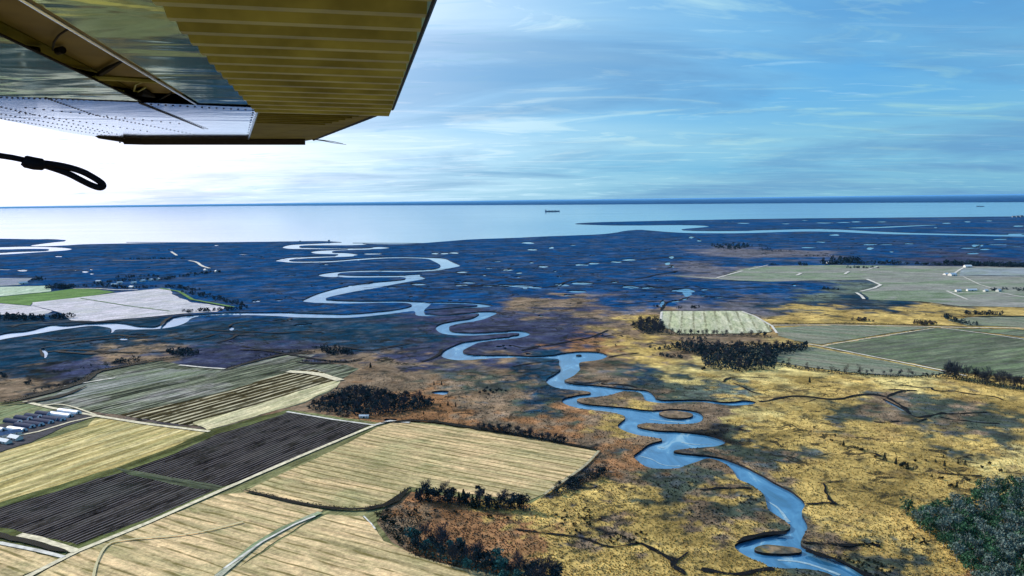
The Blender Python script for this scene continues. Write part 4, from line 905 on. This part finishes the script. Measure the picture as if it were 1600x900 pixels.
# ------------------------------------------------------------------ tall reeds in the near marsh (stuff)
def reeds():
    rr = random.Random(11); mb = MB(); cand = []
    n = 42000
    for i in range(n):
        x = rr.uniform(560, 1640); y = rr.uniform(585, 915)
        cand.append(at(x, y, LZ)[:2])
    cand = np.array(cand); ok = np.ones(len(cand), bool)
    for w in water_w: ok &= ~pip(cand, w)
    # keep out of the fields
    for poly in [[(330,675),(620,655),(740,668),(935,702),(850,776),(830,790),(640,775),(600,800),(640,870),(800,905),(900,1010),(200,1010)], [(1270,540),(1900,540),(1900,620),(1480,585),(1380,585),(1200,560)]]:
        ok &= ~pip(cand, to_world(poly, LZ))
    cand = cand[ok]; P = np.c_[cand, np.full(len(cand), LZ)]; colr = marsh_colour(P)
    V = []; Fc = []; cl_ = []
    for p, c in zip(P, colr):
        if c[0] < .10: 
            if rr.random() < .6: continue
        h = rr.uniform(.4, 1.1); w = rr.uniform(.25, .8); a = rr.random()*3.14
        g = rr.uniform(.9, 1.45)
        for k in range(2):
            an = a+k*1.57; dx, dy = math.cos(an)*w, math.sin(an)*w; b = len(V)
            lx, ly_ = rr.uniform(-.4, .4), rr.uniform(-.4, .4)
            V += [(p[0]-dx, p[1]-dy, LZ-.1), (p[0]+dx, p[1]+dy, LZ-.1), (p[0]+dx*.6+lx, p[1]+dy*.6+ly_, LZ+h*rr.uniform(.7, 1)), (p[0]-dx*.5+lx, p[1]-dy*.5+ly_, LZ+h)]
            Fc.append((b, b+1, b+2, b+3)); cl_ += [(c[0]*g, c[1]*g, c[2]*g, 1)]*4
    m = bpy.data.materials.new('reed'); m.use_nodes = True; nt = m.node_tree; b = nt.nodes['Principled BSDF']; b.inputs['Roughness'].default_value = .9; b.inputs['Specular IOR Level'].default_value = .0
    a = N(nt, 'ShaderNodeAttribute', attribute_name='veg_haze'); nt.links.new(a.outputs['Color'], b.inputs['Base Color'])
    o = new_obj('reeds', V, Fc, m); ca = o.data.color_attributes.new('veg_haze', 'FLOAT_COLOR', 'POINT'); ca.data.foreach_set('color', np.array(cl_).ravel())
    tag(o, kind='stuff')
reeds()

# ------------------------------------------------------------------ buildings
M_wroof = mat('white_roof', (0.62, 0.65, 0.70), .6); M_groof = mat('grey_blue_roof', (0.16, 0.20, 0.30), .6, var=.3, scale=.3); M_plast = mat('white_plastic_film', (0.56, 0.60, 0.68), .35, spec=.5)
M_dplast = mat('dark_plastic_film', (0.035, 0.045, 0.09), .9, spec=.1); M_wall = mat('pale_wall', (0.62, 0.60, 0.56)); M_dwall = mat('dark_opening', (0.03, .03, .04)); M_rroof = mat('dark_roof', (0.10, .10, .12))  # film of the dark greenhouse covers: dark blue is its own colour
def house(p, L, Wd, H, rz_, label, roof=M_rroof, wall=M_wall, group=None, name='farm_building', cat='building'):
    w = at(*p, LZ); root = empty(name, (w[0], w[1], LZ+.2), rz_); tag(root, label, cat, group)
    a = MB(); a.add([(-L/2,-Wd/2,0),(L/2,-Wd/2,0),(L/2,Wd/2,0),(-L/2,Wd/2,0),(-L/2,-Wd/2,H),(L/2,-Wd/2,H),(L/2,Wd/2,H),(-L/2,Wd/2,H),(-L/2,0,H+Wd*.28),(L/2,0,H+Wd*.28)],
        [(0,1,5,4),(2,3,7,6),(1,2,6,9,5),(3,0,4,8,7)]); a.build('wall', wall, root)
    r = MB(); e = .5; rh = H+Wd*.28+.12; t = .18
    for s in (-1, 1):
        r.add([(-L/2-e, s*(Wd/2+e), H-.15), (L/2+e, s*(Wd/2+e), H-.15), (L/2+e, 0, rh), (-L/2-e, 0, rh), (-L/2-e, s*(Wd/2+e), H-.15+t), (L/2+e, s*(Wd/2+e), H-.15+t), (L/2+e, 0, rh+t), (-L/2-e, 0, rh+t)],
              [(0,1,2,3),(4,7,6,5),(0,4,5,1),(0,3,7,4),(1,5,6,2)])
    r.build('roof', roof, root)
    d = MB(); d.box((0, -Wd/2-.04, H*.38), (min(3, L*.2), .06, H*.76)); d.build('door', M_dwall, root)
    for s in (-1, 1):
        q = MB(); q.box((s*L*.3, -Wd/2-.04, H*.55), (1.4, .06, 1.1)); q.build('window', M_dwall, root)
    return root
def greenhouse(p, L, Wd, rz_, label, film, group):
    w = at(*p, LZ); root = empty('hoop_greenhouse', (w[0], w[1], LZ+.2), rz_); tag(root, label, 'greenhouse', group)
    n = 10; R = Wd/2; arc = [(R*math.cos(math.pi*k/n), R*.95*math.sin(math.pi*k/n)) for k in range(n+1)]
    a = MB(); vs = [(-L/2, y, z) for y, z in arc]+[(L/2, y, z) for y, z in arc]; a.add(vs, [(k, k+1, n+2+k, n+1+k) for k in range(n)]); a.build('cover', film, root, True)
    for s in (-1, 1):
        b = MB(); b.add([(s*(L/2+.02), y, z) for y, z in arc], [tuple(range(n+1))]); b.build('end_wall', M_plast, root)
        b = MB(); b.box((s*(L/2+.06), 0, 1.3), (.06, 2.4, 2.6)); b.build('door', M_dwall, root)
    return root
gang = dir_angle((60, 668), (10, 661))
GP = [((26,673),26,M_plast,'long white plastic greenhouse at the left end of the greenhouse row'),((38,667),28,M_dplast,None),((52,664),28,M_dplast,None),((67,660),28,M_dplast,None),((80,656),26,M_dplast,None),((95,650),34,M_plast,'white plastic greenhouse nearer the camera of the two at the right end of the row'),((108,645),34,M_plast,'rearmost white plastic greenhouse at the right end of the row'),((92,657),14,M_dplast,None),((-8,672),30,M_plast,'white plastic greenhouse cut off by the left edge of the picture'),((20,657+3),24,M_dplast,None),((36,655),24,M_dplast,None),((52,652),24,M_dplast,None),((68,648),22,M_dplast,None)]
for p, L, f, lb in GP: greenhouse(p, L, 9, gang, lb or 'dark-covered hoop greenhouse with a white end wall in the middle of the greenhouse row', f, 'hoop greenhouses beside the farm lane')
house((12,682), 26, 9, 3.5, dir_angle((0,686),(30,680)), 'blue-grey roofed shed in front of the greenhouse row', M_groof)
house((24,687), 16, 8, 3, dir_angle((0,680),(30,686)), 'short white roofed shed beside the farm lane', M_wroof)
house((5,692), 22, 7, 3, dir_angle((0,690),(30,696)), 'low pale roofed shed at the left edge in front of the greenhouses', M_wroof)
house((569,653), 11, 4, 2.6, dir_angle((560,653),(580,653)), 'small white roofed shed at the lower edge of the dark wood', M_wroof)
house((1497,456), 14, 9, 4, .1, 'white roofed barn at the left end of the farmyard', M_wroof); house((1518,455), 26, 9, 4, .05, 'long white roofed barn in the farmyard in the green plain', M_wroof)
house((1540,456), 11, 8, 4, .3, 'white roofed building right of the long barn', M_wroof); house((1560,456), 12, 9, 5, .5, 'pale gabled building at the right end of the farmyard', M_wroof)
house((1488,431), 22, 16, 5, .3, 'pale building at the junction of the farm tracks', M_wroof); house((1478,430), 14, 12, 4, .3, 'small pale outbuilding left of the track junction', M_wroof)
house((1512,418), 24, 16, 5, 0, 'pale roofed house before the dark tree line', M_wroof); house((1295,412), 14, 12, 5, .2, 'small blue-white house among the far trees', M_wroof)
for i, (x, y) in enumerate([(154,441),(178,446),(187,443),(209,443),(223,440),(236,438.5),(247,437.5),(338,425),(321,423),(206,450)]):
    house((x, y), 16, 10, 4, .3*i, ['leftmost white house among the hamlet trees','small white house, second from the left in the hamlet','white house in the left part of the hamlet trees','white house in the middle of the hamlet trees','small house right of the middle of the hamlet','white house near the right of the hamlet','rightmost white house in the main hamlet','white building at the tip of the wooded causeway','small building left of the causeway tip','low white shed at the lower edge of the hamlet'][i], M_wroof, group='houses of the far hamlet')
house((36,440+4), 26, 12, 5, .8, 'pale roofed shed at the corner of the far lavender field', M_wroof)
house((79,495), 20, 10, 5, .2, 'pale shed among the dark trees beside the white field', M_groof)
house((469,378), 12, 9, 5, 0, 'tiny dark building on the shore left of the river mouth'); house((514,377.2), 12, 9, 7, 0, 'tiny dark building on the spit at the river mouth')
tnk = at(1585, 340, LZ)
for i, (x, h) in enumerate([(1584, 9), (1590, 12), (1596, 15)]):
    house((x, 339.5), 34, 24, h, 0, ['low block of the industrial buildings on the far spit','middle block of the industrial buildings on the far spit','tallest block of the industrial buildings on the far spit'][i], M_rroof, mat('grey_wall%d' % i, (.2,.22,.26)), name='industrial_building')
# small white vehicle/patch by the track junction
# ------------------------------------------------------------------ ships
def ship(px, py, L, label, flip=1):
    w = at(px, py, 0); root = empty('cargo_ship', (w[0], w[1], 0), dir_none(px, py)); tag(root, label, 'ship')
    B = L*.14; H = L*.055
    prof = [(-.5,.8),(-.46,1),(.36,1),(.46,.6),(.5,.05)]
    v = []; f = []
    for x, b in prof: v += [(x*L, -b*B/2, H+ (H*.25 if x > .4 else 0)), (x*L, b*B/2, H+(H*.25 if x > .4 else 0)), (x*L*.985, b*B*.42, -1), (x*L*.985, -b*B*.42, -1)]
    for i in range(len(prof)-1):
        a = 4*i; f += [(a, a+4, a+5, a+1), (a+1, a+5, a+6, a+2), (a+2, a+6, a+7, a+3), (a+3, a+7, a+4, a)]
    f += [(0,1,2,3), (16,19,18,17)]
    new_obj('hull', v, f, mat('ship_hull', (.03,.04,.08), .5), root)
    d = MB(); d.box((-L*.42, 0, H+H*.55), (L*.07, B*.8, H*1.1)); d.box((-L*.42, 0, H+H*1.25), (L*.05, B*1.0, H*.3)); d.build('deckhouse', mat('deckhouse_paint', (.35,.38,.45)), root)
    d = MB(); d.tube([(-L*.475, 0, H), (-L*.475, 0, H*2.5)], L*.012, 8); d.build('funnel', mat('funnel_paint', (.08,.08,.12)), root)
    d = MB()
    for x in (-.2, 0, .2): d.tube([(x*L, 0, H), (x*L, 0, H*1.7)], L*.005, 5); d.box((x*L, 0, H*1.15), (L*.12, B*.7, H*.3))
    d.build('deck_gear', mat('deck_gear_paint', (.06,.07,.12)), root)
    return root
def dir_none(px, py): return -math.atan2(at(px, py)[0], at(px, py)[1])
ship(863, 330.5, 330, 'long low dark cargo ship out on the bay, its deckhouse at the left end')
ship(1532, 322.5, 150, 'tiny distant dark ship near the far shore at the right')

# ------------------------------------------------------------------ the aircraft wing
H0 = 0.42
def wz(px, py, h=H0):      # point on the flat underside, h above the lens
    return at(px, py, CAMZ+h)
Lroot = wz(560, 0)
Sdir = at(560, 0, CAMZ+H0)-C; Sdir[2] = 0
vp = fwd*F + right*(559-800.0) - up*(316.0-450.0); vp[2] = 0; Sd = vp/np.linalg.norm(vp); Cd = np.array([Sd[1], -Sd[0], 0])   # span (away), chord (aft = to the right)
def sc(px, py, h=H0):
    p = wz(px, py, h)-C; return float(p@Sd), float(p@Cd)
def pw(s, c, z): return C+Sd*s+Cd*c+np.array([0, 0, z])
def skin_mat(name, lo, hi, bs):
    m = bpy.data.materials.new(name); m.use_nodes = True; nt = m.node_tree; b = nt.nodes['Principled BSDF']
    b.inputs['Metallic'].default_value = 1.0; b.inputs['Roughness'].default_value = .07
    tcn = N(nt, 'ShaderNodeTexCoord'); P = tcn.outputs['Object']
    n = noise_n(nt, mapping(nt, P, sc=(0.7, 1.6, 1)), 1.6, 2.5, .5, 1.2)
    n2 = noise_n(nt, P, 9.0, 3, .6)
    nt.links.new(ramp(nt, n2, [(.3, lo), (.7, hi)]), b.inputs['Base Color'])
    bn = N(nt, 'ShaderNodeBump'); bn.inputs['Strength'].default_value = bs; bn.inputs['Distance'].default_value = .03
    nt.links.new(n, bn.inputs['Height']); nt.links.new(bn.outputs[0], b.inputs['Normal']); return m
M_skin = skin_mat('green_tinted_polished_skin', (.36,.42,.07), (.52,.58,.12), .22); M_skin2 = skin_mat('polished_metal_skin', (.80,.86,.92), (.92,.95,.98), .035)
M_olive = mat('olive_painted_metal', (0.24, 0.285, 0.090), .42, 0.45, .4, var=.4, scale=5.0)
M_oliveD = mat('olive_tip_paint', (0.13, 0.145, 0.04), .6, 0.0, .1, var=.3, scale=5.0)
M_bay = mat('brown_bay_paint', (0.12, 0.11, 0.035), .6, 0.0, .3, var=.35, scale=4.0)
M_navyE = mat('navy_edge_rubber', (0.015, 0.03, 0.07), .5); M_blk = mat('black_rubber', (0.006, 0.008, 0.014), .6, spec=.08, var=.3, scale=40)
M_lip = mat('bright_metal_lip', (0.85, 0.9, 0.88), .18, 1.0); M_riv = mat('dark_rivets', (0.03, .035, .05), .4)
root = empty('aircraft_wing', pw(0.9, 0, H0)); wing = root
inv = np.array(root.location)
def wob(name, mb, m, smooth=False, parent=None):
    mb.v = [tuple(np.array(v)-inv) for v in mb.v]
    return mb.build(name, m, parent or wing, smooth)
def sheet_prism(mb, pts, zb, zt, m=0):     # pts (s,c) ccw or cw; zb/zt heights above lens (number or function)
    fb = zb if callable(zb) else (lambda s, c: zb); ft = zt if callable(zt) else (lambda s, c: zt)
    n = len(pts); mb.add([pw(s, c, fb(s, c)) for s, c in pts]+[pw(s, c, ft(s, c)) for s, c in pts],
        [tuple(range(n)), tuple(range(2*n-1, n-1, -1))]+[(i, (i+1) % n, n+(i+1) % n, n+i) for i in range(n)], m)
s_in = 0.9
c_te0 = sc(675, 0)[1]; s_te, c_te1 = sc(612, 171)
c_h0 = sc(252, 0)[1]; s_h, c_h1 = sc(396, 164)
c_b0 = sc(40, 0)[1]; s_b, c_b1 = sc(306, 161); c_a1 = sc(218, 158)[1]; c_a0 = sc(0, 55)[1]
s_tl, c_tl = sc(0, 150)
s0v = sc(300, 0)[0]
def lin(s, sa, ca, sb, cb): return ca+(cb-ca)*(s-sa)/(sb-sa)
cb_ = lambda s: lin(s, sc(40,0)[0], c_b0, s_b, c_b1)
ca_ = lambda s: lin(s, sc(0,55)[0], c_a0, sc(218,158)[0], c_a1)
ch_ = lambda s: lin(s, sc(252,0)[0], c_h0, s_h, c_h1)
ct_ = lambda s: lin(s, sc(675,0)[0], c_te0, s_te, c_te1)
c_le = c_a0-0.75
S1 = s_h
TOP = H0+0.15
# front skin, rear skin, bay
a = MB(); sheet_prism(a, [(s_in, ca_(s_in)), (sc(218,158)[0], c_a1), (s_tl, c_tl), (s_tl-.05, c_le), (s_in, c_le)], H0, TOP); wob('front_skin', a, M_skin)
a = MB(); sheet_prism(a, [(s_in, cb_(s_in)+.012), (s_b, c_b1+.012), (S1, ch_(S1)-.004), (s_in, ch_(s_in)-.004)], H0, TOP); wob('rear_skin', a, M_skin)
bay = MB(); sheet_prism(bay, [(s_in, ca_(s_in)+.002), (sc(218,158)[0], c_a1+.002), (s_b, c_b1-.002), (s_in, cb_(s_in)-.002)], H0+.035, TOP-.01); bo = wob('flap_track_bay', bay, M_bay)
l = MB(); l.tube([pw(s_in, cb_(s_in), H0-.004), pw(s_b, c_b1, H0-.004)], .0045, 6); wob('lip', l, M_lip)
l = MB(); l.tube([pw(s_in, ca_(s_in)+.004, H0+.0), pw(sc(218,158)[0], c_a1+.004, H0)], .004, 6); wob('seam', l, M_blk)
# things inside the bay: rib, bracket, cables
def bz(px, py, h=.02): return wz(px, py, H0+h)
l = MB(); l.tube([bz(146,121), bz(165,110), bz(192,95)], [.006, .011, .004], 6); wob('rib', l, M_blk, parent=bo)
l = MB(); l.tube([bz(148,121,.01), bz(190,123,.01), bz(250,127,.01)], .009, 6); wob('pushrod', l, M_olive, parent=bo)
l = MB(); l.tube([bz(105,46), bz(92,55), bz(84,66), bz(82,78), bz(90,80), bz(98,78)], .003, 6); wob('cable', l, M_blk, parent=bo)
l = MB(); l.tube([bz(98,78), bz(90,80)], .011, 8); wob('cable_end', l, M_blk, parent=bo)
l = MB(); l.tube([bz(205,148), bz(222,142), bz(240,150)], [.010,.022,.008], 8); wob('hinge_bracket', l, M_blk, parent=bo)
l = MB(); l.tube([bz(222,128), bz(212,132), bz(209,142), bz(216,143), bz(228,136)], .0035, 6); wob('cable', l, M_olive, parent=bo)
l = MB(); l.tube([bz(245,158), bz(256,152), bz(268,145)], .004, 6); wob('rib', l, M_blk, parent=bo)
# corrugated aileron
ail = MB(); nrib = 30
ys = []
y = -40.0
# corrugations of equal pitch along the span
s_a = s_in; pitch = (sc(640,172)[0]-sc(640,0)[0])/15.0; s_end = S1
nseg = int((s_end-s_a)/pitch); pitch_ = pitch
prof = [(0, 0), (.34, 0), (.44, -.012), (.60, -.034), (.84, -.034), (.94, 0)]
secs = []
s = s_end
k = 0
while s > s_a:
    for f, dz in prof[::-1]:
        secs.append((s-(1-f)*pitch_, dz)); 
    s -= pitch_
secs = sorted([q for q in secs if q[0] > s_a]); secs.append((s_end, 0.0))
vs = []; fs = []
nx = 6
for (s, dz) in secs:
    # far edge is skewed a little: c runs hinge -> trailing edge
    for j in range(nx+1):
        f = j/nx; c = ch_(s)+(ct_(s)-ch_(s))*f; sk = (s_te-S1)*f*(s-s_a)/(s_end-s_a)
        e = 0.0 if (j == 0 or j == nx) else dz
        # straight run, fading out at both ends
        vs.append(pw(s+sk, c, H0+e))
n = nx+1
for i in range(len(secs)-1):
    for j in range(nx): a_ = i*n+j; fs.append((a_, a_+n, a_+n+1, a_+1))
ail.add(vs, fs)
# make the fade short: move the second and last-but-one columns near the ends
for i, (s, dz) in enumerate(secs):
    for j, f in ((1, .015), (nx-1, .975)):
        c = ch_(s)+(ct_(s)-ch_(s))*f; sk = (s_te-S1)*f*(s-s_a)/(s_end-s_a); ail.v[i*n+j] = tuple(pw(s+sk, c, H0+dz))
tp = MB(); sheet_prism(tp, [(s_a, ch_(s_a)), (S1, ch_(S1)), (s_te, ct_(s_te)), (s_a, ct_(s_a))], H0+.004, lambda s, c: H0+.03+.1*max(0, (ct_(s)-c))/.6); te = MB(); te.tube([pw(s_a, ct_(s_a)+.003, H0+.003), pw(s_te, c_te1+.003, H0+.003)], .0085, 6); rv = ail; ail.m = [0]*len(ail.f)
s = s_a
while s < s_end-.02:
    c = ct_(s)-.05; 
    for dc in (0, .028): rv.tube([pw(s+pitch_*.15, c+dc, H0-.001), pw(s+pitch_*.15, c+dc, H0-.009)], .0042, 6, 1)
    s += pitch_
ao = wob('aileron', ail, [M_olive, M_riv]); wob('aileron_top', tp, M_olive, parent=ao); wob('trailing_edge', te, M_navyE, parent=ao)
# outer panel: rises slightly outboard, so it mirrors the bay
tA = math.tan(rad(1.55))
Lp, Lq = sc(0, 150), sc(400, 168)
def s_line(c): return lin(c, Lp[1], Lp[0], Lq[1], Lq[0])
def hz(s, c, t=tA): return H0+t*max(0, s-s_line(c))
def sc_out(px, py, t=tA):
    d = fwd*F + right*(px-800.0) - up*(py-450.0)
    lo, hi = 1.0, 40.0
    # march to the surface z = hz
    dn = d/np.linalg.norm(d); kk = 0.5
    for _ in range(4000):
        p = dn*kk; s, c = float(p@Sd), float(p@Cd)
        if p[2] >= hz(s, c, t): break
        kk += .005
    return s, c
edge = [sc_out(*q) for q in [(-160,152),(-80,172),(0,186),(50,196),(100,206),(150,214),(190,218),(300,218),(388,217.5)]]
corner = sc_out(403, 168)
op = MB(); n_ = 10
row0 = [ (s_line(c), c) for c in [e[1] for e in edge] ]
L0 = [sc_out(x, yy) for x, yy in [(-160,141.5),(-80,146),(0,150),(50,152),(100,154.5),(150,157),(215,160),(300,163.5),(402,168)]]
vs = []; fs = []
for j in range(n_+1):
    f = j/n_
    for (p, q) in zip(L0, edge):
        s, c = p[0]+(q[0]-p[0])*f, p[1]+(q[1]-p[1])*f; vs.append(pw(s, c, hz(s, c)-.0005))
m_ = len(edge)
for j in range(n_):
    for i in range(m_-1): fs.append((j*m_+i, j*m_+i+1, (j+1)*m_+i+1, (j+1)*m_+i))
b0 = len(vs)
top = [tuple(np.array(v)+np.array([0, 0, .10])) for v in vs]; op.add(vs, fs); op.add(top, [f[::-1] for f in fs])
bd = [j*m_+(m_-1) for j in range(n_+1)]
for e_ in ([n_*m_+i for i in range(m_)], bd):
    for i in range(len(e_)-1):
        a1, a2 = vs[e_[i]], vs[e_[i+1]]; t1, t2 = top[e_[i]], top[e_[i+1]]; op.add([a1, a2, t2, t1], [(0,1,2,3)])
rv = op; op.m = [0]*len(op.f)
def rivrow(p, q, n, r=.0045):
    for i in range(n):
        f = i/(n-1); s, c = sc_out(p[0]+(q[0]-p[0])*f, p[1]+(q[1]-p[1])*f); z = hz(s, c); rv.tube([pw(s, c, z), pw(s, c, z-.003)], r, 6, 1)
rivrow((72,153),(150,180),18); rivrow((150,180),(340,217),32); rivrow((218,161),(318,201),34, .004); rivrow((224,161),(324,201),34, .004)
rivrow((2,167),(190,211),26); rivrow((2,178),(170,208),24); rivrow((2,185),(200,217),34, .004); rivrow((40,168),(280,193),18); rivrow((30,176),(230,205),20)
rivrow((396,172),(386,214),12); rivrow((225,162),(395,172),16); rivrow((2,152),(200,158),24, .004)
wob('outer_panel', op, [M_skin2, M_riv])
l = MB(); l.tube([pw(*sc_out(217,159), hz(*sc_out(217,159))-.002), pw(*sc_out(316,200), hz(*sc_out(316,200))-.002)], .002, 5); wob('seam', l, M_blk)
l = MB(); l.tube([pw(*sc_out(x, y_), hz(*sc_out(x, y_))-.002) for x, y_ in [(403,168),(395,194),(388,217)]], .0065, 6); wob('lip', l, M_lip)
# olive wing tip behind the outer panel
q = [sc_out(x, y_) for x, y_ in [(405,168.5),(607,173),(585,181),(540,199),(494,218),(476,221),(389,218)]]
tip = MB(); vv = [pw(s, c, hz(s, c)+.003) for s, c in q]; tv = [tuple(np.array(v)+np.array([0, 0, .05])) for v in vv]; nn = len(vv)
tip.add(vv+tv, [tuple(range(nn)), tuple(range(2*nn-1, nn-1, -1))]+[(i, (i+1) % nn, nn+(i+1) % nn, nn+i) for i in range(nn)]); tpo = wob('wing_tip', tip, M_oliveD)
# bead ribs on the tip
l = MB()
for k in range(9):
    y0 = 170.5+k*2.6; x1 = 600-k*10.5
    A_, B_ = sc_out(408-k*1.0, y0), sc_out(x1-8, y0+3.5)
    l.tube([pw(*A_, hz(*A_)+.002), pw(*B_, hz(*B_)+.002)], .0045, 5)
wob('tip_beads', l, M_oliveD, parent=tpo)
# serrated trailing edge of the tip
l = MB(); zig = []
for k in range(41):
    f = k/40; x = 607+(490-607)*f; y_ = 173+(219-173)*f; s, c = sc_out(x, y_); zig.append(pw(s+(.010 if k % 2 else 0), c, hz(s, c)+.004))
l.tube(zig, .010, 5); wob('tip_edge', l, M_navyE, parent=tpo)
# dark end cap of the wing tip (bottom edge)
capp = [(150,214),(190,217.5),(222,221),(300,222.5),(388,222),(476,223)]
l = MB(); pp = []
for x, y_ in capp:
    s, c = sc_out(x, 217.5 if x > 190 else y_-1); pp.append((s, c))
for i in range(len(pp)-1):
    (s1, c1_), (s2, c2_) = pp[i], pp[i+1]; t1 = .012 if i < 1 else .04; t2 = .026 if i < 1 else .04
    z1, z2 = hz(s1, c1_), hz(s2, c2_)
    d_ = .06
    vsx = [pw(s1-.02, c1_, z1-.002), pw(s2-.02, c2_, z2-.002), pw(s2+d_, c2_, z2-t2), pw(s1+d_, c1_, z1-t1), pw(s1+.12, c1_, z1+.10), pw(s2+.12, c2_, z2+.10), pw(s1-.02, c1_, z1+.10), pw(s2-.02, c2_, z2+.10)]
    l.add(vsx, [(0,1,2,3), (3,2,5,4), (4,5,7,6)]+([(0,3,4,6)] if i == 0 else [])+([(1,7,5,2)] if i == len(pp)-2 else []))
wob('tip_end_cap', l, M_blk)
for pts in ([(489,217.5),(505,220),(520,223),(541,226)], [(489,218),(500,218.5),(520,221),(536,224.5)]):
    l = MB(); dd = np.linalg.norm(np.array(pw(*sc_out(489,218), 0))-C); l.tube([atd(x, y_, dd) for x, y_ in pts], [.0035, .003, .0025, .0015], 5); wob('static_wick', l, M_blk)
l = MB(); s, c = sc_out(187, 217.5); l.tube([pw(s, c, hz(s, c)), pw(s, c, hz(s, c)-.03)], .006, 6); wob('drain_pin', l, M_riv)
tag(wing, 'underside of the high aircraft wing with corrugated olive rear panel and polished riveted outer panel', 'aircraft wing')

# ------------------------------------------------------------------ black cord loop hanging in at the left
cd = 1.5
A3 = lambda p: crop(0, 130, p)
lr = empty('cord_loop', atd(0, 243.5, cd)); inv2 = np.array(lr.location)
def cob(name, mb, m): mb.v = [tuple(np.array(v)-inv2) for v in mb.v]; return mb.build(name, m, lr, True)
l = MB(); l.tube([atd(x, y_, cd) for x, y_ in A3([(-1400,300),(-600,380),(0,453),(80,465),(150,480)])], .0046, 8); cob('cord', l, M_blk)
l = MB(); l.tube([atd(x, y_, cd) for x, y_ in A3([(142,482),(160,490),(215,502),(265,508),(284,508)])], [.0075,.0100,.0102,.0095,.006], 10); cob('sleeve', l, M_blk)
pts = smooth_poly(A3([(270,500),(340,508),(430,525),(520,553),(590,592),(640,625),(648,645),(625,655),(575,640),(500,603),(440,570),(360,540),(280,515)]), 2, False)
l = MB(); l.tube([atd(x, y_, cd+.01*math.sin(i*.05)) for i, (x, y_) in enumerate(pts)], .0052, 8); cob('loop', l, M_blk)
tag(lr, 'black cord ending in a sleeved loop, trailing in from the left below the wing', 'cord')

# ------------------------------------------------------------------ haze
hm = bpy.data.materials.new('haze'); hm.use_nodes = True; ht = hm.node_tree; ht.nodes.clear()
pv = N(ht, 'ShaderNodeVolumePrincipled'); pv.inputs['Color'].default_value = (0.18, 0.52, 1.0, 1); pv.inputs['Density'].default_value = 6e-6
ho = N(ht, 'ShaderNodeOutputMaterial'); ht.links.new(pv.outputs[0], ho.inputs['Volume'])
hb = MB(); R_ = 460000.0; hb.box((0, 0, (CAMZ+4-2)/2), (2*R_, 2*R_, CAMZ+4+2)); tag(hb.build('haze', hm), kind='stuff')
# unused prototypes away
for lst in protos.values():
    for p in lst:
        if p not in used:
            for ch in list(p.children): bpy.data.objects.remove(ch)
            bpy.data.objects.remove(p)
print('objects', len(bpy.data.objects))
